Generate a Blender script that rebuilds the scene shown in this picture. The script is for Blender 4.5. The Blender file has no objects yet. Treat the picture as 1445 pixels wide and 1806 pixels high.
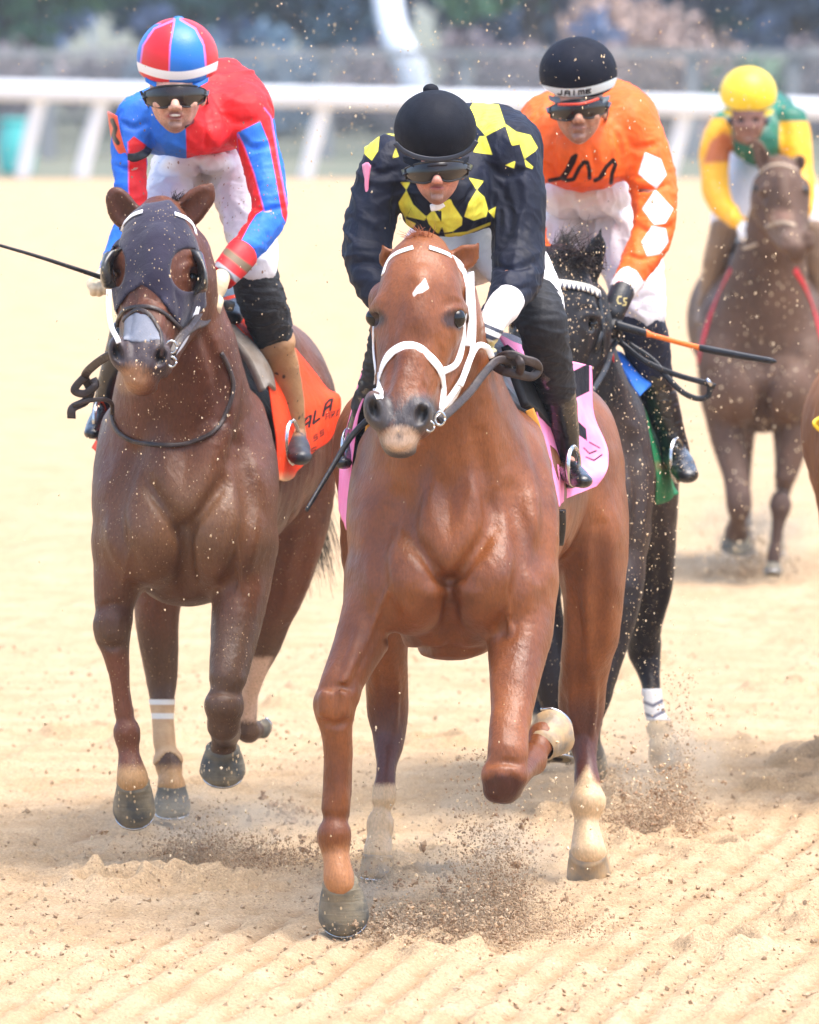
import bpy, math, random
import numpy as np
from mathutils import Vector, Matrix
random.seed(7); RNG = np.random.default_rng(7)
SC = bpy.context.scene
COL = SC.collection

# ---------------------------------------------------------------- camera, sky, sun, exposure
FPX = 17680.0; CX, CY = 722.5, 903.0; CAMH = 2.5
PITCH = math.atan((903 + 50) / FPX)
FWD = np.array([0, math.cos(PITCH), -math.sin(PITCH)]); UPV = np.array([0, math.sin(PITCH), math.cos(PITCH)])
CAM = np.array([0, 0, CAMH])
cd = bpy.data.cameras.new('camera'); cam = bpy.data.objects.new('camera', cd); COL.objects.link(cam)
cam.location = (0, 0, CAMH); cam.rotation_euler = (math.pi / 2 - PITCH, 0, 0)
cd.sensor_fit = 'HORIZONTAL'; cd.sensor_width = 36; cd.lens = 36 * FPX / 1445
cd.clip_start = 0.5; cd.clip_end = 2000
cd.dof.use_dof = True; cd.dof.focus_distance = 26.4; cd.dof.aperture_fstop = 9.5
SC.camera = cam
SUN_EL, SUN_AZ = math.radians(72), math.radians(115)      # azimuth clockwise from +Y
w = bpy.data.worlds.new('World'); SC.world = w; w.use_nodes = True
nt = w.node_tree; bg = nt.nodes['Background']; sky = nt.nodes.new('ShaderNodeTexSky')
sky.sky_type = 'NISHITA'; sky.sun_disc = False; sky.sun_elevation = SUN_EL; sky.sun_rotation = SUN_AZ
sky.air_density = 1.0; sky.dust_density = 3.0; sky.ozone_density = 1.0
nt.links.new(sky.outputs[0], bg.inputs[0]); bg.inputs[1].default_value = 0.13
sl = bpy.data.lights.new('sun', 'SUN'); sl.energy = 1.4; sl.angle = math.radians(45); sl.color = (1.0, .95, .88)
so = bpy.data.objects.new('sun', sl); COL.objects.link(so)
sd = Vector((math.sin(SUN_AZ) * math.cos(SUN_EL), math.cos(SUN_AZ) * math.cos(SUN_EL), math.sin(SUN_EL)))
so.rotation_euler = sd.to_track_quat('Z', 'Y').to_euler(); so.location = (0, 10, 20)
vs = SC.view_settings; vs.view_transform = 'Standard'; vs.look = 'None'; vs.gamma = 1; vs.exposure = 1.85

# ---------------------------------------------------------------- pixel <-> world (photo pixels, world depth Y)
def W(px, py, Y):
    px = np.asarray(px, float); py = np.asarray(py, float); Y = np.asarray(Y, float)
    a = (px - CX) / FPX; b = (CY - py) / FPX
    dy = FWD[1] + b * UPV[1]; dz = FWD[2] + b * UPV[2]
    k = Y / dy
    return np.stack([a * k, Y + 0 * k, CAMH + dz * k], -1)
def proj(P):
    d = P - CAM
    z = d @ FWD
    return CX + FPX * d[..., 0] / z, CY - FPX * (d @ UPV) / z
def PS(Y): return FPX / Y          # pixels per metre

# ---------------------------------------------------------------- object helpers
def link(name, me, parent=None, mat=None):
    o = bpy.data.objects.new(name, me); COL.objects.link(o)
    if parent is not None: o.parent = parent; o.matrix_parent_inverse = Matrix.Translation(-Vector(parent.location)) if any(parent.location) else Matrix()
    if mat is not None:
        me.materials.append(mat)
    return o
def tag(o, label=None, cat=None, group=None, kind=None):
    if label: o['label'] = label
    if cat: o['category'] = cat
    if group: o['group'] = group
    if kind: o['kind'] = kind
    return o
def empty(name, loc, label=None, cat=None, group=None, kind=None):
    o = bpy.data.objects.new(name, None); COL.objects.link(o); o.location = loc; o.empty_display_size = .2
    return tag(o, label, cat, group, kind)
def mesh_np(name, V, quads=None, tris=None, smooth=True, attrs=None):
    me = bpy.data.meshes.new(name)
    V = np.ascontiguousarray(V, np.float32)
    nq = 0 if quads is None else len(quads); n3 = 0 if tris is None else len(tris)
    me.vertices.add(len(V)); me.vertices.foreach_set('co', V.ravel())
    idx = []; tot = []
    if nq: idx.append(np.asarray(quads, np.int32).ravel()); tot.append(np.full(nq, 4, np.int32))
    if n3: idx.append(np.asarray(tris, np.int32).ravel()); tot.append(np.full(n3, 3, np.int32))
    idx = np.concatenate(idx); tot = np.concatenate(tot)
    me.loops.add(len(idx)); me.loops.foreach_set('vertex_index', idx)
    me.polygons.add(len(tot)); st = np.concatenate([[0], np.cumsum(tot)[:-1]]).astype(np.int32)
    me.polygons.foreach_set('loop_start', st); me.polygons.foreach_set('loop_total', tot)
    me.polygons.foreach_set('use_smooth', np.full(len(tot), smooth, bool))
    me.update(calc_edges=True)
    if attrs:
        for k, a in attrs.items():
            at = me.attributes.new(k, 'FLOAT', 'POINT'); at.data.foreach_set('value', np.ascontiguousarray(a, np.float32))
    return me
def cat(parts):
    Vs, Fs, n = [], [], 0
    for V, F in parts:
        Vs.append(V); Fs.append(np.asarray(F) + n); n += len(V)
    return np.concatenate(Vs), np.concatenate(Fs)

# ---------------------------------------------------------------- smooth pseudo noise (numpy)
def _n(P, f, seed):
    r = np.random.default_rng(seed); out = 0
    for i in range(5):
        v = r.normal(size=3); v /= np.linalg.norm(v); ph = r.uniform(0, 6.28)
        v2 = r.normal(size=3); v2 /= np.linalg.norm(v2); ph2 = r.uniform(0, 6.28)
        out = out + np.sin(f * (P @ v) * r.uniform(.7, 1.4) + ph + 1.5 * np.sin(f * .6 * (P @ v2) + ph2))
    return out / 3.2
def nz(P, f, seed=0, octv=2):
    o = 0; a = 1
    for i in range(octv): o = o + a * _n(P, f * 2.1 ** i, seed + 17 * i); a *= .5
    return o

# ---------------------------------------------------------------- masks (signed, positive inside, in photo px)
def m_poly(pts):
    pts = np.array(pts, float)
    def f(x, y, d):
        n = len(pts); dist = np.full(x.shape, 1e9); ins = np.zeros(x.shape, bool)
        for i in range(n):
            a = pts[i]; b = pts[(i + 1) % n]; e = b - a
            t = np.clip(((x - a[0]) * e[0] + (y - a[1]) * e[1]) / (e @ e + 1e-9), 0, 1)
            dist = np.minimum(dist, np.hypot(x - a[0] - t * e[0], y - a[1] - t * e[1]))
            c = ((a[1] > y) != (b[1] > y)) & (x < (b[0] - a[0]) * (y - a[1]) / (b[1] - a[1] + 1e-12) + a[0])
            ins ^= c
        return np.where(ins, dist, -dist)
    return f
def m_stroke(lines, wd):
    def f(x, y, d):
        dist = np.full(x.shape, 1e9)
        for L in lines:
            for a, b in zip(L[:-1], L[1:]):
                ex, ey = b[0] - a[0], b[1] - a[1]
                t = np.clip(((x - a[0]) * ex + (y - a[1]) * ey) / (ex * ex + ey * ey + 1e-9), 0, 1)
                dist = np.minimum(dist, np.hypot(x - a[0] - t * ex, y - a[1] - t * ey))
        return wd - dist
    return f
def m_ell(cx, cy, rx, ry):
    return lambda x, y, d: (1 - np.hypot((x - cx) / rx, (y - cy) / ry)) * min(rx, ry)
def m_band(dzmin, dzmax, fig):      # depth limits
    return lambda x, y, d: np.minimum(d - dzmin, dzmax - d) * 600
def m_and(*fs):
    def f(x, y, d):
        r = fs[0](x, y, d)
        for g in fs[1:]: r = np.minimum(r, g(x, y, d))
        return r
    return f
def m_or(*fs):
    def f(x, y, d):
        r = fs[0](x, y, d)
        for g in fs[1:]: r = np.maximum(r, g(x, y, d))
        return r
    return f
def m_fn(g): return lambda x, y, d: g(x, y, d) + 0 * x

# ---------------------------------------------------------------- implicit surface engine
def catmull(P, n):
    P = np.asarray(P, float)
    if len(P) < 3 or n < 2: return P
    Q = np.vstack([2 * P[0] - P[1], P, 2 * P[-1] - P[-2]]); out = []
    for i in range(1, len(Q) - 2):
        for j in range(n):
            t = j / n; a, b, c, d = Q[i - 1], Q[i], Q[i + 1], Q[i + 2]
            out.append(.5 * (2 * b + (c - a) * t + (2 * a - 5 * b + 4 * c - d) * t * t + (3 * b - a - 3 * c + d) * t ** 3))
    out.append(P[-1]); return np.array(out)
def smin(a, b, k):
    h = np.clip(.5 + .5 * (b - a) / k, 0, 1)
    return b * (1 - h) + a * h - k * h * (1 - h)
class Fig:
    """A figure standing at depth D; all its shapes are given as photo pixel, offset in depth (m), radius (px)."""
    def __init__(s, D, mp=None): s.D = D; s.mp = mp
    def P(s, px, py, dz):
        if s.mp: px, py = s.mp(px, py)
        return W(px, py, s.D + dz)
MK = [1.0]
class Field:
    def __init__(s, fig, h=(.006, .009, .006)): s.fig = fig; s.h = np.array(h); s.ops = []
    def chain(s, pts, k=.03, n=4, sub=False, infl=0.0, sc=1.0, mp=None):
        rows = []
        for p in pts:
            p = tuple(p) + (1,) * (7 - len(p))
            x, y = p[0], p[1]
            if mp: x, y = mp(x, y)
            c = W(x, y, s.fig.D + p[2]); r = p[3] * sc / PS(s.fig.D + p[2]) + infl
            rows.append([*c, max(r, .0012), *p[4:7]])
        rows = catmull(rows, n); rows[:, 3] = np.maximum(rows[:, 3], .001); rows[:, 4:] = np.maximum(rows[:, 4:], .2)
        s.ops.append(('c', rows, k, sub)); return s
    def ell(s, px, py, dz, rx, ry, rz, k=.03, sub=False, rot=0, infl=0.0, sc=1.0, mp=None):
        """rx, rz in px (horizontal, vertical), ry in px along depth; rot = roll in the picture plane (deg)"""
        if mp: px, py = mp(px, py)
        c = W(px, py, s.fig.D + dz); q = PS(s.fig.D + dz)
        s.ops.append(('e', c, np.array([rx, ry, rz]) * sc / q + infl, math.radians(rot), k, sub)); return s
    def plane(s, p, nrm, k=.004):    # removes the side the normal points to
        s.ops.append(('p', np.array(p), np.array(nrm) / np.linalg.norm(nrm), k)); return s
    def build(s):
        lo = np.full(3, 1e9); hi = -lo
        for o in s.ops:
            if o[0] == 'c' and not o[3]:
                r = (o[1][:, 3:4] * o[1][:, 4:7]); lo = np.minimum(lo, (o[1][:, :3] - r).min(0)); hi = np.maximum(hi, (o[1][:, :3] + r).max(0))
            if o[0] == 'e' and not o[5]:
                r = o[2].max(); r = np.array([max(o[2][0], o[2][2]), o[2][1], max(o[2][0], o[2][2])]); lo = np.minimum(lo, o[1] - r); hi = np.maximum(hi, o[1] + r)
        lo -= .02; hi += .02
        s.lo = lo; n = np.ceil((hi - lo) / s.h).astype(int) + 1; s.n = n
        ax = [lo[i] + s.h[i] * np.arange(n[i]) for i in range(3)]; s.ax = [a.astype(np.float32) for a in ax]
        F = np.full(n, .3, np.float32)
        def box(l, h_):
            i0 = np.maximum(np.floor((l - lo) / s.h).astype(int), 0); i1 = np.minimum(np.ceil((h_ - lo) / s.h).astype(int) + 1, n)
            return i0, i1
        def grid(i0, i1):
            return (s.ax[0][i0[0]:i1[0], None, None], s.ax[1][None, i0[1]:i1[1], None], s.ax[2][None, None, i0[2]:i1[2]])
        s._box, s._grid = box, grid
        s.F = F
        for o in s.ops: s._apply(o)
        return s
    def _apply(s, o):
        F, box, grid, n, lo = s.F, s._box, s._grid, s.n, s.lo
        for o in (o,):
            if o[0] == 'c':
                R = o[1].astype(np.float32); k, sub = o[2], o[3]; mg = k + .03
                rr = R[:, 3:4] * R[:, 4:7]
                I0, I1 = box((R[:, :3] - rr).min(0) - mg, (R[:, :3] + rr).max(0) + mg)
                if np.any(I1 <= I0): continue
                T = np.full(I1 - I0, .3, np.float32)
                segs = list(zip(R[:-1], R[1:])) if len(R) > 1 else [(R[0], R[0])]
                for a, b in segs:
                    ra, rb = a[3] * a[4:7], b[3] * b[4:7]
                    i0, i1 = box(np.minimum(a[:3] - ra, b[:3] - rb) - mg, np.maximum(a[:3] + ra, b[:3] + rb) + mg)
                    if np.any(i1 <= i0): continue
                    x, y, z = grid(i0, i1)
                    am = (a[4:7] + b[4:7]) / 2
                    e = (b[:3] - a[:3]) / am; ee = float(e @ e) + 1e-12
                    vx, vy, vz = (x - a[0]) / am[0], (y - a[1]) / am[1], (z - a[2]) / am[2]
                    t = np.clip((vx * e[0] + vy * e[1] + vz * e[2]) / ee, 0, 1)
                    axx, ayy, azz = [a[4 + i] + (b[4 + i] - a[4 + i]) * t for i in range(3)]
                    qx = (x - a[0] - t * (b[0] - a[0])) / axx; qy = (y - a[1] - t * (b[1] - a[1])) / ayy; qz = (z - a[2] - t * (b[2] - a[2])) / azz
                    d = np.sqrt(qx * qx + qy * qy + qz * qz) - (a[3] + t * (b[3] - a[3]))
                    sl_ = tuple(slice(i0[i] - I0[i], i1[i] - I0[i]) for i in range(3))
                    T[sl_] = np.minimum(T[sl_], d)
                sl_ = tuple(slice(I0[i], I1[i]) for i in range(3))
                F[sl_] = -smin(-F[sl_], T, k) if sub else smin(F[sl_], T, k)
            elif o[0] == 'e':
                _, c, r, rot, k, sub = o; mg = k + .03; m = np.array([max(r[0], r[2]), r[1], max(r[0], r[2])])
                i0, i1 = box(c - m - mg, c + m + mg)
                if np.any(i1 <= i0): continue
                x, y, z = grid(i0, i1); x = x - c[0]; y = (y - c[1]) / r[1]; z = z - c[2]
                cr, sr = math.cos(rot), math.sin(rot)
                u = (x * cr + z * sr) / r[0]; v = (-x * sr + z * cr) / r[2]
                q = np.sqrt(u * u + y * y + v * v); rm = float(np.min(r)) * .5 + float(np.median(r)) * .5
                d = (q - 1) * rm
                sl_ = tuple(slice(i0[i], i1[i]) for i in range(3))
                F[sl_] = -smin(-F[sl_], d.astype(np.float32), k) if sub else smin(F[sl_], d.astype(np.float32), k)
            else:
                _, p, nn, k = o; x, y, z = grid(np.zeros(3, int), n)
                d = (x - p[0]) * nn[0] + (y - p[1]) * nn[1] + (z - p[2]) * nn[2]
                s.F = -smin(-F, -d, k)

    def mark(s, pts, r, h, k=.008, n=4, taper=True, y0=None):
        """raise (h>0) or carve (h<0) a line drawn in photo px on the finished surface; r, h in px"""
        h = h * MK[0]; Q = catmull(np.array([p[:2] for p in pts], float), n); H, ok = s.hit(Q[:, 0], Q[:, 1], y0)
        if not ok.any(): return s
        i = np.arange(len(Q)); y = np.interp(i, i[ok], H[ok, 1])
        for _ in range(6): y[1:-1] = (y[:-2] + 2 * y[1:-1] + y[2:]) / 4
        H = W(Q[:, 0], Q[:, 1], y); N = s.normal(H)
        q = PS(s.fig.D); t = np.linspace(-1, 1, len(Q)); pr = (1 - t ** 4 * .8) if taper else 1 + 0 * t
        C_ = H + N * ((-(r - h) if h > 0 else (r + h)) / q)
        C_ = C_ - N * ((1 - pr) * abs(h) / q * (1 if h > 0 else -1))[:, None]
        R = np.concatenate([C_, np.full((len(Q), 1), r / q), np.ones((len(Q), 3))], 1)
        s._apply(('c', R, k, h < 0)); return s
    def sample(s, P):
        q = (P - s.lo) / s.h; i = np.floor(q).astype(int); ok = np.all((i >= 0) & (i < s.n - 1), -1)
        i = np.clip(i, 0, s.n - 2); f = q - i; o = 0
        for a in (0, 1):
            for b in (0, 1):
                for c in (0, 1):
                    wgt = (f[..., 0] if a else 1 - f[..., 0]) * (f[..., 1] if b else 1 - f[..., 1]) * (f[..., 2] if c else 1 - f[..., 2])
                    o = o + wgt * s.F[i[..., 0] + a, i[..., 1] + b, i[..., 2] + c]
        return np.where(ok, o, .3)
    def normal(s, P):
        e = .008; g = np.stack([s.sample(P + np.eye(3)[i] * e) - s.sample(P - np.eye(3)[i] * e) for i in range(3)], -1)
        return g / (np.linalg.norm(g, axis=-1, keepdims=True) + 1e-9)
    def hit(s, px, py, y0=None, off=0.0):
        """first surface point seen through photo pixel (px,py); returns points, ok"""
        px = np.atleast_1d(px).astype(float); py = np.atleast_1d(py).astype(float)
        Y = np.arange(s.lo[1] if y0 is None else s.fig.D + y0, s.lo[1] + s.h[1] * s.n[1], .006)
        P = W(px[:, None], py[:, None], Y[None, :]); v = s.sample(P) - off
        neg = v < 0; ok = neg.any(1); j = neg.argmax(1); j1 = np.maximum(j - 1, 0); r = np.arange(len(px))
        a, b = v[r, j1], v[r, j]; t = np.where(ok & (j > 0), a / (a - b + 1e-9), 0); t = np.clip(t, 0, 1)
        yy = Y[j1] + t * .006
        return W(px, py, yy), ok
def nets(F, lo, h, smooth=1):
    S = F < 0
    n = np.array(F.shape)
    c = np.zeros(n - 1, np.uint8)
    for a in (0, 1):
        for b in (0, 1):
            for d in (0, 1): c += S[a:n[0] - 1 + a, b:n[1] - 1 + b, d:n[2] - 1 + d]
    act = np.argwhere((c > 0) & (c < 8)); ids = np.full(n - 1, -1, np.int32); ids[tuple(act.T)] = np.arange(len(act))
    acc = np.zeros((len(act), 3)); cnt = np.zeros(len(act))
    corners = [(a, b, d) for a in (0, 1) for b in (0, 1) for d in (0, 1)]
    vals = {q: F[act[:, 0] + q[0], act[:, 1] + q[1], act[:, 2] + q[2]] for q in corners}
    for q in corners:
        for ax in range(3):
            if q[ax] == 0:
                r = list(q); r[ax] = 1; r = tuple(r); f0, f1 = vals[q], vals[r]; m = (f0 < 0) != (f1 < 0)
                t = np.where(m, f0 / np.where(m, f0 - f1, 1), 0)
                p = np.zeros((len(act), 3)); p += q; p[:, ax] += t; acc += p * m[:, None]; cnt += m
    V = lo + (act + acc / np.maximum(cnt, 1)[:, None]) * h
    Q = []
    for ax in range(3):
        u, v = (ax + 1) % 3, (ax + 2) % 3
        sa = [slice(None)] * 3; sb = [slice(None)] * 3; sa[ax] = slice(0, -1); sb[ax] = slice(1, None)
        A, B = S[tuple(sa)], S[tuple(sb)]
        e = np.argwhere(A != B); e = e[(e[:, u] > 0) & (e[:, v] > 0) & (e[:, u] < n[u] - 1) & (e[:, v] < n[v] - 1)]
        if len(e) == 0: continue
        ins = A[tuple(e.T)]
        du = np.zeros(3, int); du[u] = 1; dv = np.zeros(3, int); dv[v] = 1
        q = np.stack([ids[tuple((e - du - dv).T)], ids[tuple((e - dv).T)], ids[tuple(e.T)], ids[tuple((e - du).T)]], 1)
        q[~ins] = q[~ins][:, ::-1]; Q.append(q)
    Q = np.concatenate(Q); Q = Q[(Q >= 0).all(1)]
    for _ in range(smooth):
        A = np.zeros_like(V); N = np.zeros(len(V))
        for i, j in ((0, 1), (1, 2), (2, 3), (3, 0)):
            for a, b in ((i, j), (j, i)):
                for cc in range(3): A[:, cc] += np.bincount(Q[:, a], V[Q[:, b], cc], len(V))
                N += np.bincount(Q[:, a], minlength=len(V))
        V = V * .5 + .5 * A / np.maximum(N, 1)[:, None]
    return V, Q
def vnormals(V, Q):
    fn = np.cross(V[Q[:, 2]] - V[Q[:, 0]], V[Q[:, 3]] - V[Q[:, 1]]); N = np.zeros_like(V)
    for i in range(4):
        for cc in range(3): N[:, cc] += np.bincount(Q[:, i], fn[:, cc], len(V))
    return N / (np.linalg.norm(N, axis=1, keepdims=True) + 1e-12)
def surf(name, field, parent, mat, masks=None, disp=None, smooth=1, F=None):
    V, Q = nets(field.F if F is None else F, field.lo, field.h, smooth)
    if disp is not None:
        N = vnormals(V, Q); V = V + N * disp(V, N)[:, None]
    at = {}
    if masks:
        px, py = proj(V); d = V[:, 1] - field.fig.D
        for k_, m in masks.items(): at[k_] = m(px, py, d)
    me = mesh_np(name, V, Q, attrs=at)
    return link(name, me, parent, mat)
def shell(name, field, mask, off, parent, mat, masks=None, disp=None, soft=.004, box=None):
    """a piece of clothing or tack: the body's surface pushed out by off and cut to a mask drawn in photo px"""
    i0 = np.zeros(3, int); i1 = field.n.copy()
    if box is not None:      # px x0,y0,x1,y1, dz0,dz1
        a = W(box[0], box[3], field.fig.D + box[4]); b = W(box[2], box[1], field.fig.D + box[5])
        a2 = W(box[0], box[3], field.fig.D + box[5]); b2 = W(box[2], box[1], field.fig.D + box[4])
        l = np.minimum(np.minimum(a, b), np.minimum(a2, b2)); h_ = np.maximum(np.maximum(a, b), np.maximum(a2, b2))
        i0 = np.clip(((l - field.lo) / field.h).astype(int) - 2, 0, None); i1 = np.minimum(((h_ - field.lo) / field.h).astype(int) + 3, field.n)
    F = field.F[i0[0]:i1[0], i0[1]:i1[1], i0[2]:i1[2]]
    X, Y, Z = np.meshgrid(*[field.ax[i][i0[i]:i1[i]] for i in range(3)], indexing='ij')
    P = np.stack([X, Y, Z], -1).astype(np.float64); px, py = proj(P)
    m = mask(px, py, Y - field.fig.D) / PS(field.fig.D)
    G = -smin(-(F - off), m, soft)
    G = np.pad(G, 1, constant_values=.1)
    lo = field.lo + (i0 - 1) * field.h
    V, Q = nets(G, lo, field.h, 1)
    if disp is not None: V = V + vnormals(V, Q) * disp(V, None)[:, None]
    at = {}
    if masks:
        px, py = proj(V); d = V[:, 1] - field.fig.D
        for k_, mm in masks.items(): at[k_] = mm(px, py, d)
    return link(name, mesh_np(name, V, Q, attrs=at), parent, mat)

# ---------------------------------------------------------------- tubes, straps, sheets
def tube_v(P, N, hw, ht, sides=10, cap=True, pw=.55):
    """P centreline, N outward normals, hw half width across, ht half thickness; returns V,F (quads)"""
    P = np.asarray(P, float); n = len(P); T = np.gradient(P, axis=0); T /= np.linalg.norm(T, axis=1, keepdims=True) + 1e-12
    N = np.asarray(N, float); N = N - (N * T).sum(1, keepdims=True) * T; N /= np.linalg.norm(N, axis=1, keepdims=True) + 1e-12
    B = np.cross(T, N); hw = np.broadcast_to(hw, (n,)); ht = np.broadcast_to(ht, (n,))
    a = np.arange(sides) * 2 * math.pi / sides
    ca, sa = np.cos(a), np.sin(a); p_ = pw
    ca = np.sign(ca) * np.abs(ca) ** p_ if sides >= 8 else ca; sa = np.sign(sa) * np.abs(sa) ** p_ if sides >= 8 else sa
    V = P[:, None, :] + B[:, None, :] * (hw[:, None] * ca[None])[..., None] + N[:, None, :] * (ht[:, None] * sa[None])[..., None]
    F = []
    i = np.arange(n - 1)[:, None]; j = np.arange(sides)[None]; j2 = (j + 1) % sides
    F = np.stack([i * sides + j, i * sides + j2, (i + 1) * sides + j2, (i + 1) * sides + j], -1).reshape(-1, 4)
    V = V.reshape(-1, 3)
    if cap:
        m = len(V); V = np.vstack([V, P[0], P[-1]]); jj = np.arange(sides); j2 = (jj + 1) % sides
        F = np.vstack([F, np.stack([np.full(sides, m), j2, jj, np.full(sides, m)], 1) if False else np.stack([jj, np.full(sides, m), np.full(sides, m), j2], 1)]) if False else F
        c0 = [(m, j2[q], jj[q], jj[q]) for q in range(0)]
        half = sides // 2
        e0 = np.array([(q, (q + 1), sides - 1 - (q + 1), sides - 1 - q) for q in range(0, half - 1)])
        e1 = e0[:, ::-1] + (n - 1) * sides
        F = np.vstack([F, e0[:, ::-1], e1[:, ::-1]]) if len(e0) else F
    return V, F
def up_normals(P, ref=(0, -1, 0)): return np.tile(np.array(ref, float), (len(P), 1))
def tube(name, P, hw, ht, parent, mat, N=None, sides=10, n=6, smooth=True):
    P = catmull(np.asarray(P, float), n)
    N = up_normals(P) if N is None else N
    V, F = tube_v(P, N, hw, ht, sides)
    return link(name, mesh_np(name, V, F, smooth=smooth), parent, mat)
def strap_pts(field, pts, off, n=6, y0=None):
    Q = catmull(np.array([p[:2] for p in pts], float), n)
    H, ok = field.hit(Q[:, 0], Q[:, 1], y0)
    if ok.any() and not ok.all():
        i = np.arange(len(Q)); y = np.interp(i, i[ok], H[ok, 1]); H = W(Q[:, 0], Q[:, 1], y)
    elif not ok.any():
        H = W(Q[:, 0], Q[:, 1], np.full(len(Q), field.fig.D))
    N = field.normal(H)
    if (~ok).any(): N[~ok] = np.array([0, -1, 0])
    for _ in range(3):
        Hy = H.copy(); Hy[1:-1] = (H[:-2] + 2 * H[1:-1] + H[2:]) / 4; H = Hy
        N2 = N.copy(); N2[1:-1] = (N[:-2] + 2 * N[1:-1] + N[2:]) / 4; N = N2 / np.linalg.norm(N2, axis=1, keepdims=True)
    return H + N * off, N
def strap(name, field, lines, wpx, parent, mat, th=.0018, off=.002, n=6, sides=10, y0=None):
    if not isinstance(lines[0][0], (tuple, list)): lines = [lines]
    out = []
    for L in lines:
        P, N = strap_pts(field, L, off, n, y0); out.append(tube_v(P, N, wpx / 2 / PS(field.fig.D), th, sides))
    V, F = cat(out)
    return link(name, mesh_np(name, V, F), parent, mat)
def pp(fig, pts): return np.array([W(p[0], p[1], fig.D + p[2]) for p in pts])
def sheet(name, fig, ctrl, parent, mat, nu=10, nv=10, th=.004, masks=None, amp=0, freq=20, seed=3):
    """ctrl: rows of (px,py,dz): a cloth or moulded panel with thickness"""
    C = np.array(ctrl, float)
    C = np.array([catmull(r, nu) for r in C]); C = np.array([catmull(C[:, j], nv) for j in range(C.shape[1])]).transpose(1, 0, 2)
    P = W(C[..., 0], C[..., 1], fig.D + C[..., 2])
    gu = np.gradient(P, axis=1); gv = np.gradient(P, axis=0); N = np.cross(gu, gv); N /= np.linalg.norm(N, axis=-1, keepdims=True) + 1e-12
    if amp: P = P + N * (amp * nz(P, freq, seed))[..., None]
    a, b = P.shape[:2]; V = np.concatenate([(P + N * th / 2).reshape(-1, 3), (P - N * th / 2).reshape(-1, 3)])
    i, j = np.meshgrid(np.arange(a - 1), np.arange(b - 1), indexing='ij'); i = i.ravel(); j = j.ravel()
    q = np.stack([i * b + j, i * b + j + 1, (i + 1) * b + j + 1, (i + 1) * b + j], 1); m = a * b
    bd = list(range(b)) + [r * b + b - 1 for r in range(1, a)] + [(a - 1) * b + c for c in range(b - 2, -1, -1)] + [r * b for r in range(a - 2, 0, -1)]
    bd = np.array(bd); bn = np.roll(bd, -1)
    F = np.vstack([q, q[:, ::-1] + m, np.stack([bd, bd + m, bn + m, bn], 1)])
    at = {}
    if masks:
        px, py = proj(V); d = V[:, 1] - fig.D
        for k_, mm in masks.items(): at[k_] = mm(px, py, d)
    return link(name, mesh_np(name, V, F, attrs=at), parent, mat)
def sphere(name, c, r, parent, mat, seg=20, rings=14):
    u = np.linspace(0, math.pi, rings); v = np.arange(seg) * 2 * math.pi / seg; r = np.broadcast_to(r, (3,))
    V = np.stack([np.sin(u)[:, None] * np.cos(v), np.sin(u)[:, None] * np.sin(v), np.cos(u)[:, None] + 0 * v], -1) * r + np.asarray(c)
    i, j = np.meshgrid(np.arange(rings - 1), np.arange(seg), indexing='ij'); i = i.ravel(); j = j.ravel(); j2 = (j + 1) % seg
    F = np.stack([i * seg + j, (i + 1) * seg + j, (i + 1) * seg + j2, i * seg + j2], 1)
    return link(name, mesh_np(name, V.reshape(-1, 3), F), parent, mat)
def box_v(c, h):
    s = np.array([[x, y, z] for x in (-1, 1) for y in (-1, 1) for z in (-1, 1)]) * np.array(h) + np.array(c)
    return s, np.array([[0, 1, 3, 2], [4, 6, 7, 5], [0, 4, 5, 1], [2, 3, 7, 6], [0, 2, 6, 4], [1, 5, 7, 3]])

def cuff_tube(name, fig, pts, parent, mat, seed=1, amp=.0015, masks=None):
    R = catmull([[*W(p[0], p[1], fig.D + p[2]), p[3] / PS(fig.D)] for p in pts], 6); P = R[:, :3]
    V, F = tube_v(P, up_normals(P), R[:, 3], R[:, 3], 28, pw=1.0); V = V + (nz(V, 60, seed) * amp)[:, None] * np.array([.7, -.7, .2])
    at = {}
    if masks:
        px, py = proj(V)
        for k_, m in masks.items(): at[k_] = m(px, py, V[:, 1] - fig.D)
    return link(name, mesh_np(name, V, F, attrs=at), parent, mat)
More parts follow.
